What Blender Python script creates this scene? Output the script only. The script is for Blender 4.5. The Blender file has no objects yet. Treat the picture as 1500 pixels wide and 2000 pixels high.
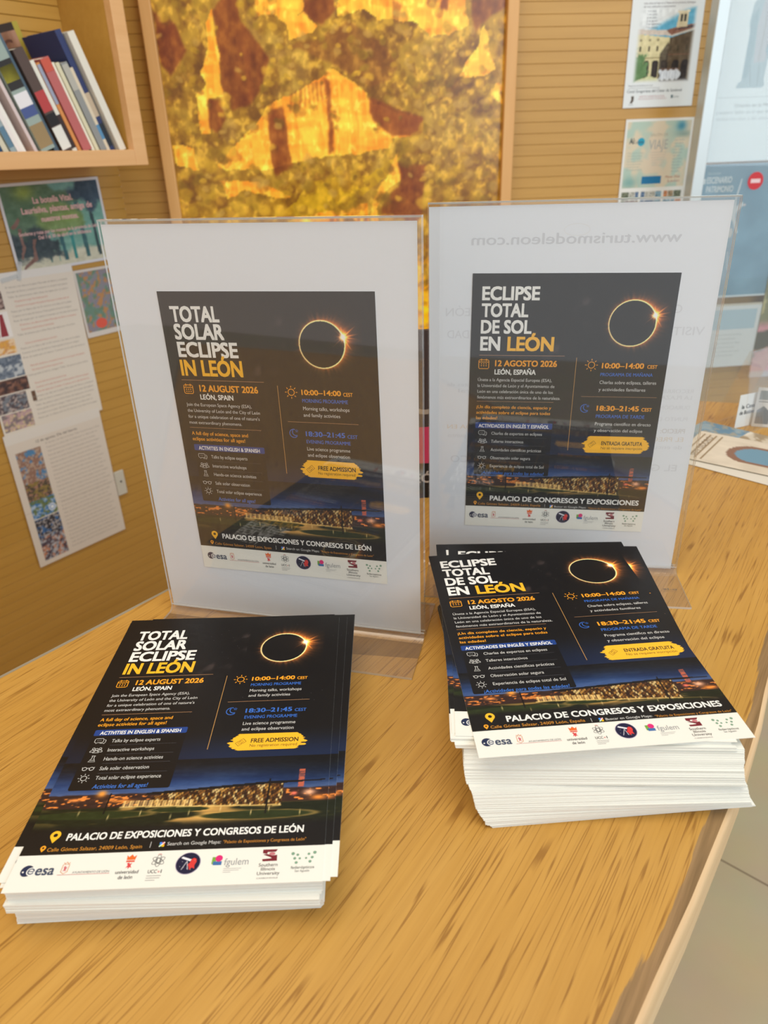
import bpy, math, random
import numpy as np
from mathutils import Matrix, Vector

random.seed(7)
rng = np.random.default_rng(11)
C = bpy.context.scene.collection
SC = bpy.context.scene

# ------------------------------------------------------------------ camera
CAM_H, CAM_P, CAM_R, CAM_F = 0.3300, 0.4639, -0.0338, 1393.8
def make_camera():
    F = Vector((0, math.cos(CAM_P), -math.sin(CAM_P)))
    R0 = Vector((1, 0, 0)); U0 = R0.cross(F)
    R = R0 * math.cos(CAM_R) + U0 * math.sin(CAM_R)
    U = -R0 * math.sin(CAM_R) + U0 * math.cos(CAM_R)
    m = Matrix(((R.x, U.x, -F.x, 0), (R.y, U.y, -F.y, 0), (R.z, U.z, -F.z, CAM_H), (0, 0, 0, 1)))
    cd = bpy.data.cameras.new('camera')
    cd.sensor_fit = 'VERTICAL'; cd.sensor_height = 36.0; cd.sensor_width = 27.0
    cd.lens = CAM_F / 2000.0 * 36.0
    cd.clip_start = 0.02; cd.clip_end = 50
    cd.dof.use_dof = True; cd.dof.focus_distance = 0.47; cd.dof.aperture_fstop = 11.0
    o = bpy.data.objects.new('camera', cd); C.objects.link(o); o.matrix_world = m
    SC.camera = o
make_camera()

# ------------------------------------------------------------------ light
SC.view_settings.view_transform = 'Standard'
SC.view_settings.look = 'None'
SC.view_settings.gamma = 1.0
SC.view_settings.use_curve_mapping = False
SC.view_settings.exposure = 0.0

def lin(c):
    out = []
    for v in c[:3]:
        v = v / 255.0
        out.append(v / 12.92 if v <= 0.04045 else ((v + 0.055) / 1.055) ** 2.4)
    return tuple(out)

def make_world():
    w = bpy.data.worlds.new('world'); SC.world = w; w.use_nodes = True
    nt = w.node_tree; nt.nodes.clear()
    tc = nt.nodes.new('ShaderNodeTexCoord')
    dot = nt.nodes.new('ShaderNodeVectorMath'); dot.operation = 'DOT_PRODUCT'
    dot.inputs[1].default_value = (0.93, -0.36, 0.0)
    nt.links.new(tc.outputs['Generated'], dot.inputs[0])
    mr = nt.nodes.new('ShaderNodeMapRange')
    mr.inputs['From Min'].default_value = -0.5; mr.inputs['From Max'].default_value = 0.9
    nt.links.new(dot.outputs['Value'], mr.inputs['Value'])
    cr = nt.nodes.new('ShaderNodeValToRGB')
    cr.color_ramp.elements[0].position = 0.0; cr.color_ramp.elements[0].color = (0.93, 0.73, 0.59, 1)
    cr.color_ramp.elements[1].position = 1.0; cr.color_ramp.elements[1].color = (0.86, 0.92, 1.0, 1)
    e = cr.color_ramp.elements.new(0.5); e.color = (0.79, 0.80, 0.82, 1)
    nt.links.new(mr.outputs['Result'], cr.inputs['Fac'])
    bg = nt.nodes.new('ShaderNodeBackground'); bg.inputs['Strength'].default_value = 0.8
    nt.links.new(cr.outputs['Color'], bg.inputs['Color'])
    out = nt.nodes.new('ShaderNodeOutputWorld'); nt.links.new(bg.outputs['Background'], out.inputs['Surface'])
make_world()

def area(name, loc, target, sx, sy, power, color):
    ld = bpy.data.lights.new(name, 'AREA'); ld.shape = 'RECTANGLE'; ld.size = sx; ld.size_y = sy
    ld.energy = power; ld.color = color
    o = bpy.data.objects.new(name, ld); C.objects.link(o); o.location = loc
    o.rotation_euler = (Vector(target) - Vector(loc)).to_track_quat('-Z', 'Y').to_euler()
    return o
area('window_light', (2.1, -1.5, 1.15), (0.1, 0.8, 0.1), 2.2, 2.0, 44, (0.80, 0.91, 1.0))
area('ceiling_light', (-0.25, 0.05, 1.95), (-0.4, 0.7, 0.0), 1.5, 1.3, 24, (1.0, 0.91, 0.74))

# ------------------------------------------------------------------ helpers
def link_mesh(name, me, mat=None, parent=None):
    o = bpy.data.objects.new(name, me); C.objects.link(o)
    if mat is not None:
        for m in (mat if isinstance(mat, (list, tuple)) else [mat]): me.materials.append(m)
    if parent is not None: o.parent = parent
    return o

def tag(o, label, cat, group=None, kind=None):
    o['label'] = label; o['category'] = cat
    if group: o['group'] = group
    if kind: o['kind'] = kind
    return o

def struct(o): o['kind'] = 'structure'; return o

def empty(name, M):
    o = bpy.data.objects.new(name, None); C.objects.link(o); o.matrix_world = M; o.empty_display_size = 0.02
    return o

def mesh_from(verts, faces, smooth=False, name='mesh'):
    me = bpy.data.meshes.new(name); me.from_pydata([tuple(v) for v in verts], [], [tuple(f) for f in faces]); me.update()
    if smooth:
        for p in me.polygons: p.use_smooth = True
    return me

def box_vf(x0, x1, y0, y1, z0, z1, base=0):
    v = [(x0,y0,z0),(x1,y0,z0),(x1,y1,z0),(x0,y1,z0),(x0,y0,z1),(x1,y0,z1),(x1,y1,z1),(x0,y1,z1)]
    f = [(0,3,2,1),(4,5,6,7),(0,1,5,4),(1,2,6,5),(2,3,7,6),(3,0,4,7)]
    return v, [tuple(i + base for i in q) for q in f]

def boxes(lst):
    V, Fc = [], []
    for b in lst:
        v, f = box_vf(*b, base=len(V)); V += v; Fc += f
    return mesh_from(V, Fc)

def bevel(o, w=0.001, seg=2):
    m = o.modifiers.new('bevel', 'BEVEL'); m.width = w; m.segments = seg; m.limit_method = 'ANGLE'

def extrude_profile(pts, axis_len0, axis_len1, axis='x', closed=True):
    """profile pts (a,b) extruded along an axis; axis 'x': (a,b)->(y,z); axis 'z': (a,b)->(x,y)"""
    n = len(pts); V = []
    for L in (axis_len0, axis_len1):
        for a, b in pts:
            V.append((L, a, b) if axis == 'x' else (a, b, L))
    Fc = []
    rngn = n if closed else n - 1
    for i in range(rngn):
        j = (i + 1) % n
        Fc.append((i, j, n + j, n + i))
    if closed:
        Fc.append(tuple(range(n - 1, -1, -1))); Fc.append(tuple(range(n, 2 * n)))
    return mesh_from(V, Fc)

# ------------------------------------------------------------------ materials
def nmat(name):
    m = bpy.data.materials.new(name); m.use_nodes = True
    nt = m.node_tree
    return m, nt, nt.nodes['Principled BSDF']

def plain(name, rgb, rough=0.5, spec=0.5, metal=0.0):
    m, nt, b = nmat(name)
    b.inputs['Base Color'].default_value = (*lin(rgb), 1); b.inputs['Roughness'].default_value = rough
    b.inputs['Specular IOR Level'].default_value = spec; b.inputs['Metallic'].default_value = metal
    return m

def print_mat(name, rough, spec, coat=0.0):
    m, nt, b = nmat(name)
    a = nt.nodes.new('ShaderNodeAttribute'); a.attribute_name = 'ink'
    nt.links.new(a.outputs['Color'], b.inputs['Base Color'])
    b.inputs['Roughness'].default_value = rough; b.inputs['Specular IOR Level'].default_value = spec
    b.inputs['Coat Weight'].default_value = coat; b.inputs['Coat Roughness'].default_value = 0.12
    return m
M_FLYER = print_mat('glossy_printed_card', 0.38, 0.35)
M_POSTER = print_mat('matte_printed_paper', 0.5, 0.3)
M_PHOTO = print_mat('satin_photo_print', 0.22, 0.45)

def wood(name, base, dark, light, grain_axis=0, scale=1.0, rough=0.42, pores=True, worn=None, rot=0.0):
    m, nt, b = nmat(name); N = nt.nodes; L = nt.links
    tc = N.new('ShaderNodeTexCoord'); mp = N.new('ShaderNodeMapping')
    L.new(tc.outputs['Object'], mp.inputs['Vector'])
    mp.inputs['Rotation'].default_value = (0, 0, rot)
    def noise(sc_along, sc_across, detail=4, rough_=0.6, dist=0.0):
        m2 = N.new('ShaderNodeMapping'); L.new(mp.outputs['Vector'], m2.inputs['Vector'])
        s = [sc_across * scale] * 3; s[grain_axis] = sc_along * scale
        m2.inputs['Scale'].default_value = s
        n = N.new('ShaderNodeTexNoise'); n.inputs['Scale'].default_value = 1.0
        n.inputs['Detail'].default_value = detail; n.inputs['Roughness'].default_value = rough_
        n.inputs['Distortion'].default_value = dist
        L.new(m2.outputs['Vector'], n.inputs['Vector']); return n
    def ramp(src, p0, c0, p1, c1):
        r = N.new('ShaderNodeValToRGB'); r.color_ramp.elements[0].position = p0; r.color_ramp.elements[0].color = c0
        r.color_ramp.elements[1].position = p1; r.color_ramp.elements[1].color = c1
        L.new(src, r.inputs['Fac']); return r
    def mix(fac, a, c, mode='MIX'):
        x = N.new('ShaderNodeMix'); x.data_type = 'RGBA'; x.blend_type = mode
        if isinstance(fac, float): x.inputs[0].default_value = fac
        else: L.new(fac, x.inputs[0])
        for sock, val in ((x.inputs[6], a), (x.inputs[7], c)):
            if isinstance(val, tuple): sock.default_value = val
            else: L.new(val, sock)
        return x.outputs[2]
    B, D, T = [(*lin(q), 1) for q in (base, dark, light)]
    n1 = noise(3, 45, 4)
    r1 = ramp(n1.outputs['Fac'], 0.32, B, 0.72, T)
    n2 = noise(10, 190, 3)
    r2 = ramp(n2.outputs['Fac'], 0.38, (0, 0, 0, 1), 0.62, (1, 1, 1, 1))
    col = mix(0.13, r1.outputs['Color'], mix(r2.outputs['Color'], (*lin(dark), 1), (*lin(light), 1)))
    if pores:
        # fine open pores: thin strands where a long-drawn noise crosses its middle, broken into dashes by a second one
        n3 = noise(8, 360, 0.0, 0.5)
        sb = N.new('ShaderNodeMath'); sb.operation = 'SUBTRACT'; sb.inputs[1].default_value = 0.5; L.new(n3.outputs['Fac'], sb.inputs[0])
        ab = N.new('ShaderNodeMath'); ab.operation = 'ABSOLUTE'; L.new(sb.outputs[0], ab.inputs[0])
        r3 = ramp(ab.outputs[0], 0.010, (1, 1, 1, 1), 0.050, (0, 0, 0, 1))
        n4 = noise(30, 420, 1)
        r4 = ramp(n4.outputs['Fac'], 0.42, (0.12, 0.12, 0.12, 1), 0.54, (1, 1, 1, 1))
        mm = N.new('ShaderNodeMath'); mm.operation = 'MULTIPLY'
        L.new(r3.outputs['Color'], mm.inputs[0]); L.new(r4.outputs['Color'], mm.inputs[1])
        m3 = N.new('ShaderNodeMath'); m3.operation = 'MULTIPLY'; m3.inputs[1].default_value = 0.72
        L.new(mm.outputs[0], m3.inputs[0])
        col = mix(m3.outputs[0], col, D)
    if worn is not None:
        a = N.new('ShaderNodeAttribute'); a.attribute_name = 'wear'
        n5 = noise(9, 150, 4, 0.6)
        ad = N.new('ShaderNodeMath'); ad.operation = 'ADD'
        L.new(a.outputs['Fac'], ad.inputs[0]); L.new(n5.outputs['Fac'], ad.inputs[1])
        r5 = ramp(ad.outputs[0], 0.96, (0, 0, 0, 1), 1.22, (1, 1, 1, 1))
        n6 = noise(9, 240, 3)
        wc = ramp(n6.outputs['Fac'], 0.3, (*lin(worn[0]), 1), 0.7, (*lin(worn[1]), 1))
        mm5 = N.new('ShaderNodeMath'); mm5.operation = 'MULTIPLY'; mm5.inputs[1].default_value = 0.85
        L.new(r5.outputs['Color'], mm5.inputs[0])
        col = mix(mm5.outputs[0], col, wc.outputs['Color'])
    L.new(col, b.inputs['Base Color'])
    b.inputs['Roughness'].default_value = rough
    b.inputs['Specular IOR Level'].default_value = 0.45
    bp = N.new('ShaderNodeBump'); bp.inputs['Strength'].default_value = 0.12; bp.inputs['Distance'].default_value = 0.0004
    L.new(n2.outputs['Fac'], bp.inputs['Height']); L.new(bp.outputs['Normal'], b.inputs['Normal'])
    return m

OAK = wood('oak_counter', (190, 142, 62), (132, 86, 26), (200, 154, 76), worn=((104, 84, 60), (160, 130, 94)))
PLANK = wood('plank_wall_wood', (188, 142, 62), (164, 118, 42), (198, 152, 72), scale=0.5, pores=False, rough=0.38)
SHELFW = wood('shelf_wood', (218, 168, 112), (196, 142, 84), (226, 180, 126), scale=0.5, pores=False, rough=0.4)
FRAMEW = wood('frame_wood', (214, 160, 92), (190, 134, 66), (222, 172, 108), grain_axis=2, scale=0.5, pores=False, rough=0.4)
RIM = wood('counter_rim_wood', (206, 170, 124), (170, 130, 84), (220, 190, 148), pores=False, rough=0.45)

def acrylic(name, tint, haze, ior=1.49, rough=0.02):
    """thin clear sheet: transmits straight through, mirrors by Fresnel, plus a little surface haze"""
    m = bpy.data.materials.new(name); m.use_nodes = True; nt = m.node_tree; nt.nodes.clear(); N = nt.nodes; L = nt.links
    tr = N.new('ShaderNodeBsdfTransparent'); tr.inputs['Color'].default_value = (*tint, 1)
    gl = N.new('ShaderNodeBsdfGlossy'); gl.inputs['Roughness'].default_value = rough
    gl.inputs['Color'].default_value = (1, 1, 1, 1)
    fr = N.new('ShaderNodeFresnel')
    ge = N.new('ShaderNodeNewGeometry'); mr = N.new('ShaderNodeMapRange')      # the sheet is thin: both of its faces mirror alike
    mr.inputs['To Min'].default_value = ior; mr.inputs['To Max'].default_value = 1.0 / ior
    L.new(ge.outputs['Backfacing'], mr.inputs['Value']); L.new(mr.outputs['Result'], fr.inputs['IOR'])
    df = N.new('ShaderNodeBsdfDiffuse'); df.inputs['Color'].default_value = (0.85, 0.86, 0.86, 1)
    m1 = N.new('ShaderNodeMixShader'); m1.inputs['Fac'].default_value = haze
    L.new(tr.outputs[0], m1.inputs[1]); L.new(df.outputs[0], m1.inputs[2])
    m2 = N.new('ShaderNodeMixShader'); L.new(fr.outputs[0], m2.inputs['Fac'])
    L.new(m1.outputs[0], m2.inputs[1]); L.new(gl.outputs[0], m2.inputs[2])
    out = N.new('ShaderNodeOutputMaterial'); L.new(m2.outputs[0], out.inputs['Surface'])
    return m
ACR = acrylic('clear_acrylic', (0.985, 0.985, 0.98), 0.012, ior=1.56)
ACR_FOOT = acrylic('clear_acrylic_foot', (0.95, 0.94, 0.93), 0.05)
ACR_EDGE = acrylic('acrylic_cut_edge', (0.80, 0.82, 0.80), 0.45)
GLASS = acrylic('pane_glass', (0.95, 0.97, 0.975), 0.08, ior=1.42)  # pale haze here stands in for reflected glare washing out the posters
PAPER = plain('white_paper', (226, 226, 222), 0.6, 0.3)
PAPER_EDGE = plain('paper_edge', (228, 226, 214), 0.7, 0.2)
ALU = plain('brushed_aluminium', (196, 204, 204), 0.35, 0.5, 0.35)
GREYSTRIP = plain('grey_edge_strip', (150, 142, 124), 0.6, 0.3)

def tile_mat():
    m, nt, b = nmat('beige_floor_tile'); N = nt.nodes; L = nt.links
    tc = N.new('ShaderNodeTexCoord'); mp = N.new('ShaderNodeMapping'); L.new(tc.outputs['Object'], mp.inputs['Vector'])
    mp.inputs['Rotation'].default_value = (0, 0, math.radians(42.3)); mp.inputs['Location'].default_value = (0.727, -1.188, 0)
    br = N.new('ShaderNodeTexBrick'); br.offset = 0.0; br.inputs['Scale'].default_value = 1.0
    br.inputs['Brick Width'].default_value = 1.2; br.inputs['Row Height'].default_value = 0.6
    br.inputs['Mortar Size'].default_value = 0.0022; br.inputs['Mortar Smooth'].default_value = 0.2
    br.inputs['Color1'].default_value = (*lin((196, 184, 152)), 1); br.inputs['Color2'].default_value = (*lin((200, 188, 156)), 1)
    br.inputs['Mortar'].default_value = (*lin((130, 114, 92)), 1)
    L.new(mp.outputs['Vector'], br.inputs['Vector'])
    n = N.new('ShaderNodeTexNoise'); n.inputs['Scale'].default_value = 6; n.inputs['Detail'].default_value = 4
    L.new(tc.outputs['Object'], n.inputs['Vector'])
    mx = N.new('ShaderNodeMix'); mx.data_type = 'RGBA'; mx.blend_type = 'OVERLAY'; mx.inputs[0].default_value = 0.15
    L.new(br.outputs['Color'], mx.inputs[6]); L.new(n.outputs['Color'], mx.inputs[7])
    L.new(mx.outputs[2], b.inputs['Base Color']); b.inputs['Roughness'].default_value = 0.35
    return m
TILE = tile_mat()

# ------------------------------------------------------------------ painting helpers (for printed pictures)
def fbm(h, w, cells, octaves=4, seed=0, stretch=(1.0, 1.0), pers=0.5):
    r = np.random.default_rng(seed); out = np.zeros((h, w)); amp = 1.0; tot = 0
    cy, cx = cells * stretch[0], cells * stretch[1]
    for _ in range(octaves):
        gy, gx = max(2, int(cy)) + 2, max(2, int(cx)) + 2
        g = r.random((gy, gx))
        y = np.linspace(0, gy - 1.001, h); x = np.linspace(0, gx - 1.001, w)
        yi, xi = y.astype(int), x.astype(int); fy, fx = (y - yi)[:, None], (x - xi)[None, :]
        fy = fy * fy * (3 - 2 * fy); fx = fx * fx * (3 - 2 * fx)
        a = g[yi][:, xi]; b_ = g[yi][:, xi + 1]; c = g[yi + 1][:, xi]; d = g[yi + 1][:, xi + 1]
        out += amp * ((a * (1 - fx) + b_ * fx) * (1 - fy) + (c * (1 - fx) + d * fx) * fy)
        tot += amp; amp *= pers; cy *= 2; cx *= 2
    return out / tot

def inpoly(X, Y, pts):
    ins = np.zeros(X.shape, bool); n = len(pts)
    for i in range(n):
        x0, y0 = pts[i]; x1, y1 = pts[(i + 1) % n]
        if y0 == y1: continue
        c = ((y0 > Y) != (y1 > Y)) & (X < (x1 - x0) * (Y - y0) / (y1 - y0) + x0)
        ins ^= c
    return ins

def blend(img, mask, col):
    col = np.asarray(col, float)
    m = mask.astype(float)[..., None] if mask.ndim == 2 else mask
    return img * (1 - m) + col * m

def sm(x, a, b):
    t = np.clip((x - a) / (b - a), 0, 1); return t * t * (3 - 2 * t)

def np_lin(img):
    v = np.clip(img, 0, 255) / 255.0
    return np.where(v <= 0.04045, v / 12.92, ((v + 0.055) / 1.055) ** 2.4)

# ------------------------------------------------------------------ printed sheets
_tc = bpy.data.curves.new('lettering', 'FONT'); _tc.resolution_u = 3
_to = bpy.data.objects.new('lettering', _tc); C.objects.link(_to)
def text_mesh(s, weight):
    _tc.body = s; _tc.offset = weight
    bpy.context.view_layer.update()
    me = bpy.data.meshes.new_from_object(_to.evaluated_get(bpy.context.evaluated_depsgraph_get()))
    n = len(me.vertices); v = np.zeros(n * 3); me.vertices.foreach_get('co', v); v = v.reshape(-1, 3)[:, :2]
    f = [tuple(p.vertices) for p in me.polygons]
    bpy.data.meshes.remove(me)
    return v, f
_cache = {}
def bold_text(body, weight):
    """heavier lettering: the same outlines printed again, shifted by the weight; returns also the overprint number"""
    v, f = text_mesh(body, 0.0)
    if weight <= 0.002: return v, f, np.zeros(len(v))
    w = weight
    offs = [(-w, -w * 0.8), (w, -w * 0.8), (-w, w * 0.8), (w, w * 0.8)] if w >= 0.018 else [(-w, -w * 0.4), (w, w * 0.4)]
    V, Fc = [], []
    for dx, dy in offs:
        b = len(V) * len(v); V.append(v + np.array((dx, dy))); Fc += [tuple(i + b for i in t) for t in f]
    return np.concatenate(V), Fc, np.repeat(np.arange(len(offs)), len(v))

class Sheet:
    """a printed sheet in millimetres, x right, y DOWN from the top left; origin of the mesh at the sheet's centre"""
    LAY = 0.02
    def __init__(s, w, h, t=0.2, paper=(232, 232, 226), edge=None):
        s.w, s.h, s.t = w, h, t; s.V = []; s.F = []; s.col = []; s.n = 0
        p = lin(paper); e = lin(edge or paper)
        v = [(0,0,-t),(w,0,-t),(w,h,-t),(0,h,-t),(0,0,0),(w,0,0),(w,h,0),(0,h,0)]
        for q in v: s.V.append(q)
        for f, c in (((0,1,2,3),p),((7,6,5,4),p),((4,5,1,0),e),((5,6,2,1),e),((6,7,3,2),e),((7,4,0,3),e)):
            s.F.append(f); s.col += [c] * 4
        s.n = 8
    def _add(s, pts, faces, col, layer):
        b = s.n; z = layer * s.LAY
        for x, y in pts: s.V.append((x, y, z))
        s.n += len(pts)
        for f in faces:
            s.F.append(tuple(i + b for i in f)); s.col += [col] * len(f)
    @staticmethod
    def _orient(pts):
        a = 0.0
        for i in range(len(pts)):
            x0, y0 = pts[i]; x1, y1 = pts[(i + 1) % len(pts)]; a += x0 * y1 - x1 * y0
        return pts if a < 0 else pts[::-1]
    def poly(s, pts, col, layer=2):
        pts = s._orient(list(pts)); s._add(pts, [tuple(range(len(pts)))], lin(col), layer)
    def rect(s, x0, y0, x1, y1, col, layer=2): s.poly([(x0,y0),(x1,y0),(x1,y1),(x0,y1)], col, layer)
    def rrect(s, x0, y0, x1, y1, r, col, layer=2):
        pts = []
        for cx, cy, a0 in ((x1-r,y0+r,-90),(x1-r,y1-r,0),(x0+r,y1-r,90),(x0+r,y0+r,180)):
            for k in range(5):
                a = math.radians(a0 + 22.5 * k); pts.append((cx + r*math.cos(a), cy + r*math.sin(a)))
        s.poly(pts, col, layer)
    def ell(s, cx, cy, rx, ry, col, layer=2, n=24, rot=0):
        c, q = math.cos(rot), math.sin(rot)
        s.poly([(cx + rx*math.cos(a)*c - ry*math.sin(a)*q, cy + rx*math.cos(a)*q + ry*math.sin(a)*c) for a in [2*math.pi*k/n for k in range(n)]], col, layer)
    def stroke(s, pts, w, col, layer=2, closed=False):
        pts = list(pts); n = len(pts); L, R = [], []
        for i in range(n):
            if closed: p0, p1 = pts[i-1], pts[(i+1) % n]
            else: p0, p1 = pts[max(0,i-1)], pts[min(n-1,i+1)]
            dx, dy = p1[0]-p0[0], p1[1]-p0[1]; d = math.hypot(dx, dy) or 1
            nx, ny = -dy/d*w/2, dx/d*w/2
            L.append((pts[i][0]+nx, pts[i][1]+ny)); R.append((pts[i][0]-nx, pts[i][1]-ny))
        fs = []
        for i in range(n if closed else n-1):
            j = (i+1) % n; fs.append((j, i, n+i, n+j))
        s._add(L + R, fs, lin(col), layer)
    def arc(s, cx, cy, rx, ry, a0, a1, w, col, layer=2, n=20, rot=0):
        c, q = math.cos(rot), math.sin(rot); P = []
        for k in range(n + 1):
            a = math.radians(a0 + (a1 - a0) * k / n); x, y = rx*math.cos(a), ry*math.sin(a)
            P.append((cx + x*c - y*q, cy + x*q + y*c))
        s.stroke(P, w, col, layer)
    def loop(s, cx, cy, rx, ry, w, col, layer=2, n=24, rot=0):
        c, q = math.cos(rot), math.sin(rot)
        s.stroke([(cx + rx*math.cos(a)*c - ry*math.sin(a)*q, cy + rx*math.cos(a)*q + ry*math.sin(a)*c) for a in [2*math.pi*k/n for k in range(n)]], w, col, layer, True)
    def text(s, body, x0, x1, ytop, ybase, col, weight=0.012, layer=4, mirror=False, italic=0.0, slope=0.0, halign='l'):
        key = (body, weight)
        if key not in _cache: _cache[key] = bold_text(body, weight)
        v, f, kk = _cache[key]
        mn, mx = v[:, 0].min(), v[:, 0].max()
        sy = (ybase - ytop) / 0.682
        sx = (x1 - x0) / (mx - mn) if x1 is not None else sy * 0.92
        X = (v[:, 0] - mn) * sx; Y = v[:, 1] * sy
        X = X + italic * Y
        if mirror: X = ((mx - mn) * sx) - X
        px = x0 + X; py = ybase - Y + slope * (px - x0)
        faces = f if mirror else [t for t in f]
        pts = list(zip(px, py)); b = s.n; z = layer * s.LAY
        for (x, y), q in zip(pts, kk): s.V.append((x, y, z + 0.004 * q))
        s.n += len(pts); c = lin(col)
        for t in faces:
            t = t[::-1] if mirror else t
            s.F.append(tuple(i + b for i in t)); s.col += [c] * len(t)
    def picture(s, x0, y0, x1, y1, img, layer=1):
        """img: (ny+1, nx+1, 3) sRGB 0..255 colours at the grid vertices"""
        ny, nx = img.shape[0] - 1, img.shape[1] - 1
        c = np_lin(img).reshape(-1, 3)
        xs = np.linspace(x0, x1, nx + 1); ys = np.linspace(y0, y1, ny + 1); b = s.n; z = layer * s.LAY
        for y in ys:
            for x in xs: s.V.append((x, y, z))
        s.n += (nx + 1) * (ny + 1)
        for j in range(ny):
            for i in range(nx):
                a = j * (nx + 1) + i; q = (a + nx + 1, a + nx + 2, a + 1, a)
                s.F.append(tuple(b + k for k in q)); s.col += [tuple(c[k]) for k in q]
    def mesh(s, mat, bend=None):
        V = np.array(s.V, float); V[:, 0] -= s.w / 2; V[:, 1] = s.h / 2 - V[:, 1]
        if bend is not None: V[:, 2] += bend(V[:, 0], V[:, 1])
        V *= 0.001
        me = bpy.data.meshes.new('printed_sheet'); me.from_pydata(V.tolist(), [], s.F); me.update()
        at = me.color_attributes.new('ink', 'FLOAT_COLOR', 'CORNER')
        c = np.ones((len(s.col), 4), np.float32); c[:, :3] = np.array(s.col, np.float32)
        at.data.foreach_set('color', c.ravel())
        me.materials.append(mat)
        return me

WHITE = (240, 240, 236); ORANGE = (246, 166, 40); BLUE = (58, 112, 204); TAN = (170, 128, 92); NAVY = (32, 66, 138)
GREYT = (205, 205, 202); YEL = (250, 190, 44)

# ------------------------------------------------------------------ the eclipse flyer
def eclipse_img(cx, cy, R, x0, y0, x1, y1, fx, fy, n, seed):
    X, Y = np.meshgrid(np.linspace(x0, x1, n + 1), np.linspace(y0, y1, n + 1))
    img = np.zeros((n + 1, n + 1, 3)) + np.array((19, 17, 18.0))
    dx, dy = X - cx, Y - cy; r = np.hypot(dx, dy); th = np.arctan2(dy, dx)
    k = np.cos(th - math.atan2(fy - cy, fx - cx))
    r2 = np.random.default_rng(seed); ph = r2.random(40) * 6.28
    ang = sum(np.sin(th * (9 + 4 * i) + ph[i]) for i in range(12)) / 5.0
    wide = 1.9 + 0.8 * k + 0.75 * ang + 0.9 * np.clip(k, 0, 1) ** 6
    out = np.clip(r - R, 0, None)
    glow = np.exp(-out / np.clip(wide, 0.5, 9)) * (r > R - 0.35)
    inner = np.exp(-((r - R) / 0.45) ** 2)
    img = img + glow[..., None] * np.array((238, 128, 40.0)) * (0.8 + 0.25 * k[..., None])
    img = img + inner[..., None] * np.array((170, 170, 140.0))
    fd = np.hypot(X - fx, Y - fy); ft = np.arctan2(Y - fy, X - fx)
    rays = np.zeros_like(r)
    for i in range(17):
        a = i / 17 * 6.283 + r2.random() * 0.25; L = 5.0 + 8.0 * r2.random()
        d = np.abs(np.angle(np.exp(1j * (ft - a)))) * fd
        rays += np.exp(-(d / 0.42) ** 2) * np.clip(1 - fd / L, 0, 1) * (np.cos(ft - a) > 0)
    body = np.exp(-(fd / 1.9) ** 2); halo = np.exp(-fd / 3.4)
    out_ok = np.where(r < R - 0.3, 0.45, 1.0)
    img = img + (rays * out_ok)[..., None] * np.array((235, 140, 60.0)) + (halo * out_ok)[..., None] * np.array((230, 110, 30.0))
    img = img + body[..., None] * np.array((255, 240, 205.0))
    return np.clip(img, 0, 255)

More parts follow.
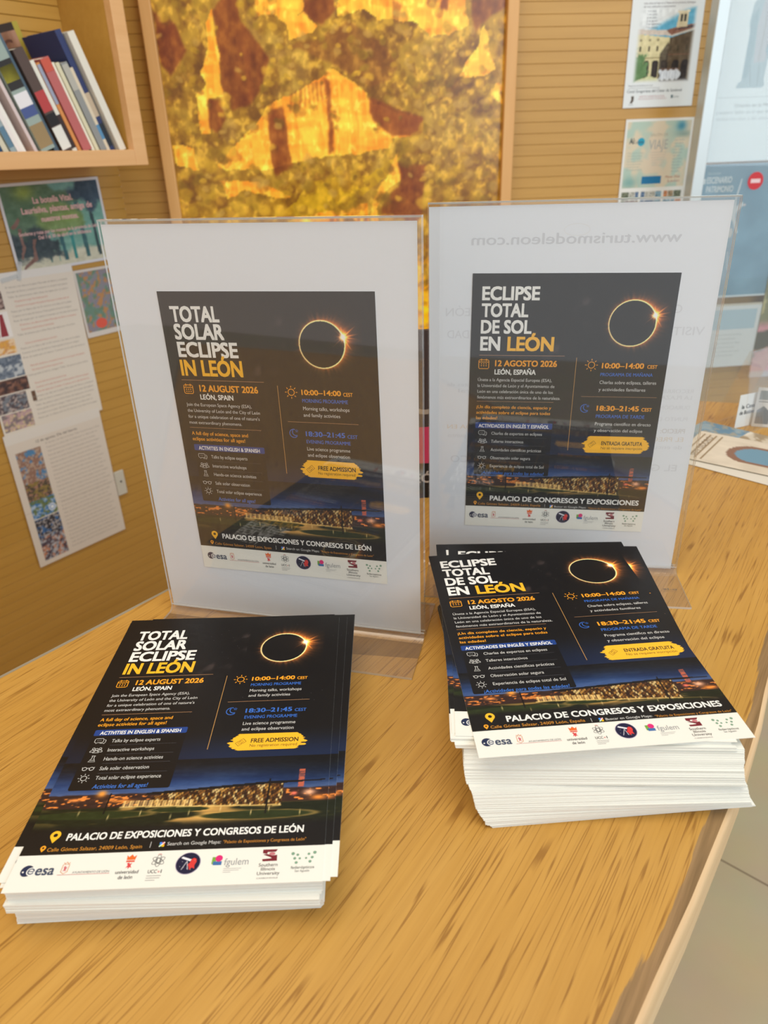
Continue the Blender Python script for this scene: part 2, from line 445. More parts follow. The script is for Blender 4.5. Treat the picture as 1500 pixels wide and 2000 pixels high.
def night_img(nx, ny, w, ytop, ybot, roofL, roofM, roofR, baseL, baseR, lang, seed=3):
    """dusk sky, lit congress hall, lawns; y runs ytop..ybot mm"""
    X, Y = np.meshgrid(np.linspace(0, w, nx + 1), np.linspace(ytop, ybot, ny + 1))
    img = np.zeros(X.shape + (3,)) + np.array((17, 16, 18.0))
    hor = roofL + 0.5
    t = sm(Y, ytop, hor - 1)
    blue = np.array((30, 66, 128.0)); img = img * (1 - t[..., None] * 0.95) + blue * t[..., None] * 0.95
    t2 = sm(Y, hor - 10, hor + 2)
    img = img * (1 - 0.55 * t2[..., None]) + np.array((108, 118, 150.0)) * 0.55 * t2[..., None]
    cl = fbm(ny + 1, nx + 1, 5, 4, seed, (2.2, 0.9)); img += ((cl - 0.5) * 50 * t)[..., None]
    img *= (1 - 0.25 * sm(X, 90, 148) * (1 - t2))[..., None]
    # the town at the horizon
    town = sm(Y, hor - 1.2 + 1.5 * (fbm(ny + 1, nx + 1, 26, 3, seed + 1) - 0.5), hor - 0.4)
    img = blend(img, town, (52, 32, 28))
    lights = fbm(ny + 1, nx + 1, 60, 2, seed + 2, (0.7, 1)); band = (Y > hor) & (Y < baseL - 1.0)
    lm = sm(lights, 0.60, 0.76) * band * np.where((X < 55) | (X > 126), 1, 0.2)
    img = blend(img, lm, (240, 140, 60))
    for cx, cy, rx, ry, c in ((28, hor - 1.2, 2.6, 2.2, (250, 160, 60)), (15, hor + 2.5, 3, 1.1, (250, 150, 70)), (40, hor + 4, 6, 1, (230, 140, 60)), (138, hor + 2.5, 3.2, 1.8, (252, 190, 150)), (143, hor + 6, 4, 1.6, (250, 150, 60)), (130, hor + 3, 1.6, 1.2, (250, 120, 100))):
        img = blend(img, np.exp(-((X - cx) / rx) ** 2 - ((Y - cy) / ry) ** 2), c)
    tw = (X > 131.6) & (X < 134.6) & (Y > roofR - 8) & (Y < roofR + 4)
    img = blend(img, tw * (0.55 + 0.4 * (fbm(ny + 1, nx + 1, 70, 1, seed + 4) > 0.5)), (196, 98, 70))
    # ground
    g = sm(Y, baseL - 0.6, baseL + 0.6); img = blend(img, g, (24, 30, 14))
    path = fbm(ny + 1, nx + 1, 7, 3, seed + 5, (1.6, 0.7))
    pm = sm(path, 0.44, 0.56) * g * np.clip(1.15 - np.abs(X - 72) / 78, 0, 1) * (1 - sm(Y, ybot - 7, ybot - 1))
    img = blend(img, pm, (206, 158, 84))
    for cx, cy, rx, ry in ((26, baseL + 4.5, 30, 2.4), (72, baseL + 2.6, 15, 1.7), (112, baseL + 7.5, 28, 2.6)):
        e = ((X - cx) / rx) ** 2 + ((Y - cy) / ry) ** 2
        img = blend(img, sm(-e, -1.15, -0.9), (38, 48, 20))
        img = blend(img, np.exp(-((e - 1.15) / 0.2) ** 2) * 0.5 * sm(X, 20, 70), (222, 178, 96))
    # the hall
    xr = np.clip((X - 54) / (116 - 54), 0, 1)
    roof = np.where(X < 116, roofL + (roofM - roofL) * xr, roofM + (roofR - roofM) * (X - 116) / 30)
    base = baseL + (baseR - baseL) * np.clip((X - 50) / 74, 0, 1)
    cellx = np.floor((X - 40) / 0.95).astype(int); celly = np.floor((Y - roof) / 2.3 + (cellx % 3) * 0.33).astype(int)
    hsh = ((cellx * 7919 + celly * 104729 + cellx * celly * 31) % 97) / 97.0
    pal = np.array([(60, 34, 18), (120, 74, 32), (206, 150, 70), (240, 206, 136), (84, 48, 22), (150, 98, 42)], float)
    fc = pal[(hsh * 6).astype(int) % 6] * (0.45 + 0.55 * np.abs(np.sin(np.pi * ((Y - roof) / 2.3 + (cellx % 3) * 0.33))) * np.abs(np.sin(np.pi * (X - 40) / 0.95)) ** 0.5)[..., None]
    fac = (X > 56 + 4 * (Y - roof < 2)) & (X < 124) & (Y > roof + 1.1) & (Y < base)
    img = np.where(fac[..., None], fc, img)
    lowl = (X > 41) & (X <= 78) & (Y > base - 4.2) & (Y < base)
    wv = 0.55 + 0.45 * np.sin(X * 3.1) * np.sin(X * 1.3)
    img = blend(img, lowl * np.clip(wv, 0.15, 1), (246, 206, 128))
    band2 = (X > 40) & (X < 124) & (np.abs(Y - base) < 0.5); img = blend(img, band2 * 0.6, (250, 214, 130))
    rf = (X > 52) & (X < 146) & (Y > roof - 0.6) & (Y < roof + 1.1 - 0.8 * sm(X, 118, 146))
    img = blend(img, rf * 1.0, (20, 17, 18))
    for px, p0, p1, ww in ((116.3, roofM - 2.6, baseR + 5, 0.55), (33, roofL - 1, baseL + 4, 0.4)):
        img = blend(img, ((np.abs(X - px) < ww) & (Y > p0) & (Y < p1)) * 1.0, (14, 12, 12))
    for q in range(9):
        px = 20 + 14 * q + (q * 37 % 7); yy = baseL + 3 + (q * 13 % 5)
        img = blend(img, np.exp(-((X - px) / 0.3) ** 2 - ((Y - yy) / 1.6) ** 2) * 0.8, (250, 220, 150))
    e = sm(Y, ybot - 6, ybot - 0.2); img = img * (1 - e[..., None]) + np.array((17, 16, 17.0)) * e[..., None]
    # soft sky lights
    img = img + ((fbm(ny + 1, nx + 1, 50, 2, seed + 8) - 0.5) * 14)[..., None]
    return np.clip(img, 0, 255)

def icon_sun(s, x, y, r, c, w=0.4, L=4):
    s.loop(x, y, r, r, w, c, L, 18)
    for k in range(8):
        a = k * math.pi / 4; s.stroke([(x + 1.45*r*math.cos(a), y + 1.45*r*math.sin(a)), (x + 2.0*r*math.cos(a), y + 2.0*r*math.sin(a))], w, c, L)
def icon_cal(s, x0, y0, x1, y1, c, w=0.5, L=4):
    r = 0.7
    s.stroke([(x0+r,y0+0.9),(x1-r,y0+0.9),(x1,y0+0.9+r),(x1,y1-r),(x1-r,y1),(x0+r,y1),(x0,y1-r),(x0,y0+0.9+r)], w, c, L, True)
    s.stroke([(x0,y0+2.6),(x1,y0+2.6)], w, c, L + 1)
    for fx in (0.25, 0.75): s.stroke([(x0+(x1-x0)*fx,y0),(x0+(x1-x0)*fx,y0+1.8)], w, c, L + 1)
    for j in range(2):
        for i in range(3):
            cx = x0 + (x1-x0)*(0.26+0.24*i); cy = y0 + 4.0 + j*1.5; s.rect(cx-0.4, cy-0.35, cx+0.4, cy+0.35, c, L)
def icon_moon(s, x, y, r, c, L=4):
    s.arc(x, y, r, r, 40, 290, 0.5, c, L, 24); s.arc(x + 1.5, y - 0.9, r*0.82, r*0.82, 68, 216, 0.5, c, L + 1, 18)
    sx, sy = x + 2.2, y - 1.9
    s.stroke([(sx + (1.1 if k % 2 == 0 else 0.45)*math.sin(k*math.pi/5), sy - (1.1 if k % 2 == 0 else 0.45)*math.cos(k*math.pi/5)) for k in range(10)], 0.28, c, L, True)
def icon_chat(s, x, y, c, L=4):
    s.stroke([(x-2.9,y-1.9),(x+1.0,y-1.9),(x+1.6,y-1.3),(x+1.6,y+0.6),(x+1.0,y+1.2),(x-1.4,y+1.2),(x-2.3,y+2.0),(x-2.3,y+1.2),(x-2.9,y+1.2),(x-3.4,y+0.6),(x-3.4,y-1.3)], 0.32, c, L, True)
    s.stroke([(x+2.3,y-1.0),(x+3.0,y-0.5),(x+3.0,y+1.2),(x+2.6,y+1.7),(x+2.6,y+2.3),(x+1.8,y+1.8),(x,y+1.8)], 0.32, c, L)
    for k in (-1.8,-0.9,0.0): s.ell(x+k, y-0.35, 0.2, 0.2, c, L, 8)
def icon_people(s, x, y, c, L=4):
    for dx, dy, r in ((-1.9,-1.1,0.7),(1.9,-1.1,0.7),(0,-0.5,0.8)):
        s.loop(x+dx, y+dy, r, r, 0.32, c, L, 14)
    s.arc(x, y+2.0, 1.7, 1.6, 180, 360, 0.32, c, L); s.stroke([(x-1.7,y+2.0),(x+1.7,y+2.0)], 0.32, c, L)
    for sg in (-1, 1): s.arc(x+sg*2.2, y+1.4, 1.3, 1.5, 180, 360, 0.32, c, L); s.stroke([(x+sg*3.5,y+1.4),(x+sg*1.9,y+1.4)], 0.32, c, L)
def icon_flask(s, x, y, c, L=4):
    s.stroke([(x-0.6,y-2.2),(x-0.6,y-0.5),(x-1.9,y+2.0),(x+1.9,y+2.0),(x+0.6,y-0.5),(x+0.6,y-2.2)], 0.34, c, L)
    s.stroke([(x-1.1,y-2.3),(x+1.1,y-2.3)], 0.34, c, L); s.stroke([(x-1.3,y+0.9),(x+1.3,y+0.9)], 0.3, c, L)
def icon_glasses(s, x, y, c, L=4):
    for sg in (-1, 1): s.loop(x+sg*1.9, y+0.2, 1.2, 1.1, 0.36, c, L, 16); s.stroke([(x+sg*3.1,y),(x+sg*3.4,y-1.0)], 0.3, c, L)
    s.arc(x, y+0.1, 0.75, 0.5, 180, 360, 0.34, c, L, 8)
def icon_pin(s, x, y, r, c, hole, L=4):
    """tip at (x,y)"""
    P = [(x, y)]
    for k in range(13):
        a = math.radians(150 + k*20); P.append((x + r*math.cos(a), y - 1.75*r + r*math.sin(a)))
    s.poly(P, c, L); s.ell(x, y - 1.75*r, r*0.42, r*0.42, hole, L + 1, 12)
def brush(s, x0, y0, x1, y1, seed):
    """a dry brush stroke: overlapping horizontal bristle bands with ragged, pointed ends"""
    r = random.Random(seed); n = 10; h = (y1 - y0) / n
    for k in range(n):
        f = abs(k - (n - 1) / 2) / ((n - 1) / 2); a = x0 + 2.2 * f * f + r.uniform(0, 3.4); b = x1 - 2.2 * f * f - r.uniform(0, 3.6)
        ya, yb = y0 + k * h, y0 + (k + 1.25) * h; sl = r.uniform(-0.2, 0.2); p = r.uniform(0.8, 2.2)
        s.poly([(a, (ya + yb) / 2 + sl), (a + p, ya), (b - p, ya - sl), (b, (ya + yb) / 2 - sl), (b - p, yb), (a + p, yb + sl)], YEL, 3 + 0.08 * k)
def icon_ticket(s, x, y, c, L=4):
    a = math.radians(-40); q = lambda u, v: (x + u*math.cos(a) - v*math.sin(a), y + u*math.sin(a) + v*math.cos(a))
    s.stroke([q(-2.7,-1.5),(q(-0.5,-1.5)),q(0,-1.0),q(0.5,-1.5),q(2.7,-1.5),q(2.7,1.5),q(0.5,1.5),q(0,1.0),q(-0.5,1.5),q(-2.7,1.5)], 0.34, c, L, True)
    s.stroke([q(-1.7,-0.6),q(1.7,-0.6),q(1.7,0.6),q(-1.7,0.6)], 0.28, c, L, True)

def logos(s, y, k=1.0, dx=0.0):
    """the strip of partner logos; y = top of the strip"""
    D = (52, 52, 56); Y = lambda v: y + v * k
    # space agency: a navy ball with a white e, and the word
    cx, cy, r = 7.4 + dx, Y(8.4), 3.0 * k
    s.ell(cx, cy, r, r, (30, 44, 78), 3, 28)
    s.ell(cx + 0.75*r, cy + 0.12*r, 0.78*r, 0.74*r, WHITE, 4, 22)
    s.arc(cx + 0.70*r, cy + 0.12*r, 0.46*r, 0.46*r, 25, 360, 0.62, (74, 86, 110), 5, 18)
    s.stroke([(cx + 0.26*r, cy + 0.12*r), (cx + 1.14*r, cy + 0.12*r)], 0.5, (74, 86, 110), 6)
    s.ell(cx - 0.55*r, cy + 0.2*r, 0.15*r, 0.15*r, WHITE, 4, 10)
    s.text('esa', 11.6 + dx, 20.6 + dx, Y(5.6), Y(10.8), (62, 74, 98), 0.02)
    # city crest and name
    x = 25.2 + dx
    s.stroke([(x-1.5,Y(5.6)),(x+1.5,Y(5.6)),(x+1.5,Y(9.6)),(x,Y(10.6)),(x-1.5,Y(9.6))], 0.36, (214, 150, 110), 3, True)
    s.stroke([(x-1.4,Y(4.6)),(x-0.8,Y(5.4)),(x,Y(4.3)),(x+0.8,Y(5.4)),(x+1.4,Y(4.6))], 0.4, (214, 140, 90), 3)
    s.poly([(x-0.8,Y(7)),(x-0.2,Y(6.3)),(x+0.3,Y(7.2)),(x+0.9,Y(6.8)),(x+0.5,Y(8.4)),(x+0.8,Y(9.5)),(x,Y(8.8)),(x-0.7,Y(9.5)),(x-0.4,Y(8.2))], (206, 110, 120), 4)
    s.rect(22.6 + dx, Y(11.0), 47.2 + dx, Y(11.22), (190, 90, 90), 3)
    s.text('AYUNTAMIENTO DE LEÓN', 29.4 + dx, 46.8 + dx, Y(9.5), Y(10.6), (120, 120, 124), 0.008)
    # university crest
    x = 55.4 + dx; O = (222, 84, 58)
    s.poly([(x-2.0,Y(4.4)),(x-2.3,Y(1.8)),(x-1.2,Y(2.8)),(x,Y(1.4)),(x+1.2,Y(2.8)),(x+2.3,Y(1.8)),(x+2.0,Y(4.4))], (232, 108, 44), 3)
    s.rect(x-2.0, Y(4.7), x+2.0, Y(5.6), O, 3)
    s.poly([(x-1.3,Y(6.2)),(x-0.4,Y(5.8)),(x+0.2,Y(6.6)),(x+1.2,Y(6.0)),(x+0.7,Y(7.3)),(x+1.4,Y(8.8)),(x+0.5,Y(8.2)),(x-0.2,Y(9.3)),(x-0.5,Y(8.1)),(x-1.5,Y(8.9)),(x-0.7,Y(7.3))], (214, 70, 74), 3)
    s.text('universidad', x - 5.4, x + 5.4, Y(9.9), Y(11.7), D, 0.012)
    s.text('de león', x - 3.4, x + 3.4, Y(12.6), Y(14.5), D, 0.012)
    # atom mark
    x = 68.8 + dx
    for a in (0, 60, 120): s.loop(x, Y(5.4), 3.2*k, 1.25*k, 0.26, (96, 98, 100), 3, 24, math.radians(a + 30))
    s.stroke([(x-0.8,Y(4.2)),(x-0.8,Y(5.8)),(x-0.4,Y(6.5)),(x+0.4,Y(6.5)),(x+0.8,Y(5.8)),(x+0.8,Y(4.2))], 0.36, (80, 82, 84), 4)
    s.arc(x, Y(2.4), 0.9, 0.7, 200, 340, 0.25, (200, 70, 60), 4, 8)
    s.text('UCC', x - 3.5, x + 0.8, Y(10.2), Y(12.0), D, 0.015); s.text('+', x + 1.1, x + 2.1, Y(10.5), Y(12.1), (200, 60, 60), 0.015); s.text('I', x + 2.6, x + 3.0, Y(10.2), Y(12.0), D, 0.015)
    for q in range(3): s.rect(x - 3.6, Y(13.2 + q*1.15), x + (3.2, 2.8, 0.8)[q], Y(13.5 + q*1.15), (150, 150, 150), 3)
    # round observatory badge
    x = 83.4 + dx
    s.ell(x, Y(7.4), 5.9*k, 5.9*k, (150, 140, 170), 3, 36); s.ell(x, Y(7.4), 5.6*k, 5.6*k, (22, 24, 58), 4, 36)
    s.poly([(x-3.8,Y(4.6)),(x-3.2,Y(3.7)),(x+1.2,Y(5.4)),(x+0.8,Y(6.4))], (232, 232, 240), 5)
    s.stroke([(x-0.6,Y(6.2)),(x-2.6,Y(10.8))], 0.3, (200, 200, 210), 5); s.stroke([(x-0.6,Y(6.2)),(x+0.4,Y(10.8))], 0.3, (200, 200, 210), 5)
    s.poly([(x+1.2,Y(5.4)),(x+2.4,Y(4.6)),(x+3.6,Y(5.2)),(x+3.9,Y(6.8)),(x+3.2,Y(8.6)),(x+3.6,Y(10.4)),(x+2.2,Y(9.8)),(x+1.2,Y(11.0)),(x+0.6,Y(9.0)),(x-0.2,Y(8.4)),(x+0.8,Y(7.2))], (216, 58, 56), 5)
    for q in range(10): s.ell(x - 4 + (q*2.9 % 7.6), Y(3.4 + (q*3.7 % 8)), 0.13, 0.13, WHITE, 5, 6)
    # three colour blocks and word
    x = 94.6 + dx
    s.rect(x, Y(4.6), x + 1.9, Y(8.4), (118, 168, 66), 3); s.rect(x + 0.7, Y(7.0), x + 4.8, Y(9.0), (64, 110, 170), 4); s.ell(x + 3.2, Y(5.4), 1.75*k, 1.75*k, (220, 40, 120), 5, 18)
    s.text('fgulem', x + 6.0, x + 17.6, Y(5.6), Y(9.2), (150, 152, 156), -0.004)
    for q in range(3): s.rect(x + 6.2, Y(10.9 + q*0.95), x + (14.6, 13.6, 9.8)[q], Y(11.15 + q*0.95), (170, 170, 170), 3)
    # university with a maroon S
    x = 122.0 + dx; Mr = (118, 30, 44)
    s.poly([(x-3.6,Y(1.5)),(x+3.4,Y(1.5)),(x+2.6,Y(2.9)),(x-1.2,Y(2.9)),(x-1.6,Y(4.0)),(x-3.6,Y(3.4))], Mr, 3)
    s.poly([(x-3.4,Y(4.2)),(x-1.2,Y(4.0)),(x+1.0,Y(4.9)),(x+3.4,Y(4.6)),(x+3.6,Y(7.8)),(x-3.2,Y(7.9)),(x-3.5,Y(6.7)),(x+0.9,Y(6.4)),(x+0.6,Y(5.9))], Mr, 3)
    s.ell(x + 1.0, Y(3.9), 1.5, 0.9, (196, 120, 128), 4, 12)
    s.text('Southern', x - 4.7, x + 4.2, Y(8.9), Y(10.7), (74, 68, 70), 0.006); s.text('Illinois', x - 3.4, x + 3.2, Y(11.2), Y(12.8), (74, 68, 70), 0.006); s.text('University', x - 5.0, x + 5.6, Y(13.4), Y(15.1), (74, 68, 70), 0.006)
    s.text('CARBONDALE', x - 4.9, x + 5.0, Y(16.4), Y(17.1), (120, 112, 112), 0.0)
    # dotted W
    x = 138.2 + dx; G = (126, 162, 138)
    for a, b, r in ((-5.2,4.3,0.85),(5.2,4.0,0.85),(-2.9,5.0,0.68),(2.4,4.7,0.68),(-4.2,6.9,0.72),(4.1,6.6,0.72),(-1.8,7.0,0.6),(1.2,6.9,0.55),(-3.3,9.2,0.74),(3.2,8.8,0.74)):
        s.ell(x + a, Y(b), r, r, G, 3, 14)
    s.text('federópticos', x - 5.6, x + 5.4, Y(11.0), Y(12.5), (80, 86, 84), 0.006); s.text('San Agustín', x - 3.6, x + 3.2, Y(13.0), Y(14.2), (100, 104, 102), 0.0)

def flyer(lang, full=True):
    en = lang == 'en'
    s = Sheet(148, 210, SHEET_T, paper=(236, 236, 228))
    BND = 190.6 if en else 191.0
    if not full:
        s.rect(0, 0, 148, 130 if en else 140, (18, 16, 17), 1)
        s.picture(0, 130 if en else 140, 148, 186, night_img(40, 18, 148, 130 if en else 140, 186, 155 if en else 163, 150.5 if en else 160, 150 if en else 160.5, 163.5 if en else 171.5, 165.5 if en else 176, lang), 1)
        s.rect(0, 186, 148, BND, (18, 16, 17), 1)
        s.ell(7.4, BND + 8.4, 3, 3, (30, 44, 78), 2, 14)
        return s
    # dark ground with the faint milky way
    y1 = 132.0 if en else 142.0
    nx, ny = 74, 66
    X, Y = np.meshgrid(np.linspace(0, 148, nx + 1), np.linspace(0, y1, ny + 1))
    bg = np.zeros((ny + 1, nx + 1, 3)) + np.array((19, 17, 18.0))
    mw = np.exp(-((X - (98 - 0.55 * Y)) / 9.0) ** 2) * np.exp(-((Y - 38) / 24.0) ** 2)
    bg += (mw * sm(fbm(ny + 1, nx + 1, 22, 4, 5), 0.48, 0.75))[..., None] * np.array((70, 58, 54.0))
    t = sm(Y, 108, y1) * (0.55 + 0.45 * sm(X, 0, 120)); bg = bg * (1 - 0.6 * t[..., None]) + np.array((24, 48, 98.0)) * 0.6 * t[..., None]
    s.picture(0, 0, 148, y1, bg, 1)
    r0 = random.Random(4)
    for _ in range(46):
        x, y = r0.uniform(3, 145), r0.uniform(3, 100); s.ell(x, y, 0.14, 0.14, (150, 146, 150), 1.8, 5)
    ps = dict(roofL=155.0, roofM=150.4, roofR=150.0, baseL=163.6, baseR=165.6) if en else dict(roofL=163.0, roofM=159.8, roofR=160.4, baseL=171.4, baseR=176.2)
    s.picture(0, y1, 148, 178.5 if en else 181, night_img(330, 104, 148, y1, 178.5 if en else 181, ps['roofL'], ps['roofM'], ps['roofR'], ps['baseL'], ps['baseR'], lang), 1)
    s.rect(0, 178.5 if en else 181, 148, BND, (17, 16, 17), 1)
    cx, cy, R, fx, fy = (111.4, 33.2, 15.3, 125.6, 28.3) if en else (118.6, 36.0, 16.9, 134.0, 30.2)
    w = 27
    s.picture(cx - w + 2, cy - w + 2, min(cx + w, 147.8), cy + w, eclipse_img(cx, cy, R, cx - w + 2, cy - w + 2, min(cx + w, 147.8), cy + w, fx, fy, 150, 9), 2.6)
    T = s.text
    if en:
        T('TOTAL', 7.2, 42.2, 9.8, 19.4, WHITE, 0.034); T('SOLAR', 8.0, 44.0, 21.3, 31.0, WHITE, 0.034)
        T('ECLIPSE', 8.4, 52.4, 33.3, 42.9, WHITE, 0.034); T('IN LEÓN', 8.3, 54.1, 45.5, 55.8, YEL, 0.034)
        s.rect(7.4, 59.0, 68.3, 59.35, TAN, 3); icon_cal(s, 8.3, 61.8, 15.0, 68.8, ORANGE)
        T('12 AUGUST 2026', 20.0, 63.4, 62.6, 67.0, ORANGE, 0.03); T('LEÓN, SPAIN', 19.7, 44.4, 69.3, 72.7, WHITE, 0.026)
        for i, (b, x1) in enumerate((('Join the European Space Agency (ESA),', 57.1), ('the University of León and the City of León', 62.8), ("for a unique celebration of one of nature's", 62.0), ('most extraordinary phenomena.', 48.2))):
            T(b, 8.1, x1, 75.5 + 4.4*i, 77.8 + 4.4*i, GREYT, 0.004)
        s.rect(7.7, 93.6, 62.2, 93.9, TAN, 3)
        T('A full day of science, space and', 8.4, 51.7, 96.7, 99.3, ORANGE, 0.016); T('eclipse activities for all ages!', 8.4, 49.0, 100.9, 103.5, ORANGE, 0.016)
        bx = (8.5, 106.5, 62.8, 151.6, 111.2)
        head = ('ACTIVITIES IN ENGLISH & SPANISH', 12.0, 59.2, 107.8, 110.5)
        items = [('Talks by eclipse experts', 48.9, 114.4), ('Interactive workshops', 47.2, 121.5), ('Hands-on science activities', 53.9, 128.2), ('Safe solar observation', 48.0, 135.2), ('Total solar eclipse experience', 56.4, 141.9)]
        ix0 = 20.8; foot = ('Activities for all ages!', 21.2, 50.5, 147.8, 150.6)
        vx, v0, v1 = 77.6, 61.2, 125.2
    else:
        T('ECLIPSE', 7.5, 49.9, 9.7, 19.0, WHITE, 0.034); T('TOTAL', 7.5, 42.3, 22.0, 31.4, WHITE, 0.034)
        T('DE SOL', 7.4, 45.5, 34.3, 43.8, WHITE, 0.034); T('EN', 7.4, 22.6, 46.8, 56.9, WHITE, 0.034); T('LEÓN', 28.0, 63.0, 46.8, 57.0, YEL, 0.034)
        s.rect(7.0, 60.7, 71.7, 61.05, TAN, 3); icon_cal(s, 6.9, 63.6, 14.6, 71.4, ORANGE)
        T('12 AGOSTO 2026', 19.4, 66.6, 64.8, 69.3, ORANGE, 0.03); T('LEÓN, ESPAÑA', 19.3, 51.0, 72.0, 75.8, WHITE, 0.026)
        for i, (b, x1) in enumerate((('Únete a la Agencia Espacial Europea (ESA),', 63.7), ('la Universidad de León y el Ayuntamiento de', 66.1), ('León en una celebración única de uno de los', 65.3), ('fenómenos más extraordinarios de la naturaleza.', 71.4))):
            T(b, 6.6, x1, 79.0 + 4.75*i, 81.4 + 4.75*i, GREYT, 0.004)
        s.rect(6.4, 97.7, 66.3, 98.0, TAN, 3)
        for i, (b, x1) in enumerate((('¡Un día completo de ciencia, espacio y', 65.1), ('actividades sobre el eclipse para todas', 64.6), ('las edades!', 23.2))):
            T(b, 6.3, x1, 101.2 + 4.6*i, 103.7 + 4.6*i, ORANGE, 0.016)
        bx = (6.0, 115.5, 67.1, 161.4, 120.5)
        head = ('ACTIVIDADES EN INGLÉS Y ESPAÑOL', 8.6, 64.5, 117.0, 119.8)
        items = [('Charlas de expertos en eclipses', 59.5, 123.5), ('Talleres interactivos', 45.2, 130.4), ('Actividades científicas prácticas', 59.9, 137.8), ('Observación solar segura', 51.6, 144.9), ('Experiencia de eclipse total de Sol', 62.9, 152.2)]
        ix0 = 19.1; foot = ('¡Actividades para todas las edades!', 12.5, 63.1, 158.3, 161.0)
        vx, v0, v1 = 80.7, 62.0, 137.8
    s.rrect(bx[0], bx[1], bx[2], bx[3], 1.2, (17, 16, 18), 2); s.rrect(bx[0], bx[1], bx[2], bx[4], 0.8, NAVY, 3)
    T(head[0], head[1], head[2], head[3], head[4], WHITE, 0.02)
    for i, (b, x1, y) in enumerate(items):
        T(b, ix0, x1, y, y + 2.5, GREYT, 0.003)
        if i < 4: s.rect(ix0, y + 4.6, bx[2] - 4, y + 4.75, (84, 84, 92), 3)
        fn = (icon_chat, icon_people, icon_flask, icon_glasses)[i] if i < 4 else None
        ixc = 14.3 if en else 12.2
        if fn: fn(s, ixc, y + 1.1, GREYT)
        else: icon_sun(s, ixc, y + 1.3, 1.6, GREYT, 0.36)
    T(foot[0], foot[1], foot[2], foot[3], foot[4], (64, 120, 210), 0.008, italic=0.12)
    s.rect(vx, v0, vx + 0.35, v1, (196, 148, 84), 3)
    # right-hand column
    if en:
        icon_sun(s, 87.2, 65.4, 2.2, ORANGE, 0.5); T('10:00–14:00', 94.4, 122.0, 63.5, 66.9, ORANGE, 0.03); T('CEST', 123.5, 130.0, 64.6, 67.1, ORANGE, 0.02)
        T('MORNING PROGRAMME', 94.5, 126.4, 69.7, 72.2, BLUE, 0.012); T('Morning talks, workshops', 94.6, 127.1, 75.1, 77.6, GREYT, 0.005); T('and family activities', 94.5, 120.4, 79.8, 82.2, GREYT, 0.005)
        s.rect(82.6, 86.1, 132.8, 86.4, TAN, 3); icon_moon(s, 86.2, 94.6, 3.0, BLUE)
        T('18:30–21:45', 94.8, 122.9, 92.8, 96.2, BLUE, 0.024); T('CEST', 124.6, 131.6, 94.0, 96.5, BLUE, 0.016)
        T('EVENING PROGRAMME', 94.9, 126.5, 98.9, 101.4, BLUE, 0.012); T('Live science programme', 94.9, 125.9, 104.2, 106.7, GREYT, 0.005); T('and eclipse observation', 94.9, 125.3, 108.8, 111.3, GREYT, 0.005)
        brush(s, 88.0, 114.0, 134.5, 126.5, 2); icon_ticket(s, 96.0, 120.6, (110, 76, 20))
        T('FREE ADMISSION', 101.7, 128.9, 118.0, 121.1, (52, 40, 22), 0.022); T('No registration required', 101.5, 128.4, 122.3, 124.4, (84, 64, 26), 0.0)
        icon_pin(s, 13.4, 184.0, 2.6, YEL, (17, 16, 17)); T('PALACIO DE EXPOSICIONES Y CONGRESOS DE LEÓN', 19.6, 137.0, 178.8, 182.7, WHITE, 0.026)
        icon_pin(s, 10.1, 189.0, 1.35, ORANGE, (17, 16, 17)); T('Calle Gómez Salazar, 24009 León, Spain', 12.5, 58.7, 186.7, 188.7, (214, 146, 52), 0.0)
        s.rect(62.5, 185.2, 62.75, 188.6, GREYT, 3)
        mx = 68.2; T('Search on Google Maps:', 70.8, 96.9, 185.8, 187.7, GREYT, 0.004); T('"Palacio de Exposiciones y Congresos de León"', 98.1, 138.6, 186.0, 187.7, (206, 140, 52), -0.002)
        my = 187.0
        logos(s, BND, 1.0)
    else:
        icon_sun(s, 92.4, 67.6, 2.4, ORANGE, 0.5); T('10:00–14:00', 100.2, 131.3, 66.0, 69.9, ORANGE, 0.03); T('CEST', 133.7, 141.1, 67.2, 69.8, ORANGE, 0.02)
        T('PROGRAMA DE MAÑANA', 99.8, 138.6, 73.6, 76.1, BLUE, 0.012); T('Charlas sobre eclipses, talleres', 99.9, 142.0, 79.7, 82.3, GREYT, 0.005); T('y actividades familiares', 99.8, 134.8, 85.4, 87.9, GREYT, 0.005)
        s.rect(87.2, 92.4, 144.0, 92.7, TAN, 3); icon_moon(s, 90.9, 102.2, 3.2, BLUE)
        T('18:30–21:45', 99.9, 132.0, 99.9, 103.8, ORANGE, 0.03); T('CEST', 134.0, 141.7, 101.1, 103.8, ORANGE, 0.02)
        T('PROGRAMA DE TARDE', 100.0, 137.1, 107.1, 109.8, BLUE, 0.012); T('Programa científico en directo', 100.0, 142.6, 113.4, 116.0, GREYT, 0.005); T('y observación del eclipse', 99.8, 137.0, 118.9, 121.4, GREYT, 0.005)
        brush(s, 91.0, 125.2, 144.8, 139.0, 5); icon_ticket(s, 99.4, 132.0, (110, 76, 20))
        T('ENTRADA GRATUITA', 106.7, 138.4, 129.5, 132.6, (52, 40, 22), 0.022); T('No se requiere inscripción', 106.7, 138.8, 133.9, 136.1, (84, 64, 26), 0.0)
        icon_pin(s, 11.8, 185.1, 2.7, YEL, (17, 16, 17)); T('PALACIO DE CONGRESOS Y EXPOSICIONES', 20.4, 142.6, 181.0, 185.3, WHITE, 0.026)
        icon_pin(s, 8.2, 190.0, 1.35, ORANGE, (17, 16, 17)); T('Calle Gómez Salazar, 24009 León, España', 10.5, 63.0, 187.5, 189.6, (214, 146, 52), 0.0)
        s.rect(66.5, 187.2, 66.75, 190.2, GREYT, 3)
        mx = 72.0; T('Buscar en Google Maps:', 74.5, 100.7, 188.0, 189.8, GREYT, 0.004); T('"Palacio de Exposiciones y Congresos de León"', 102.3, 145.7, 188.6, 190.2, (206, 140, 52), -0.002)
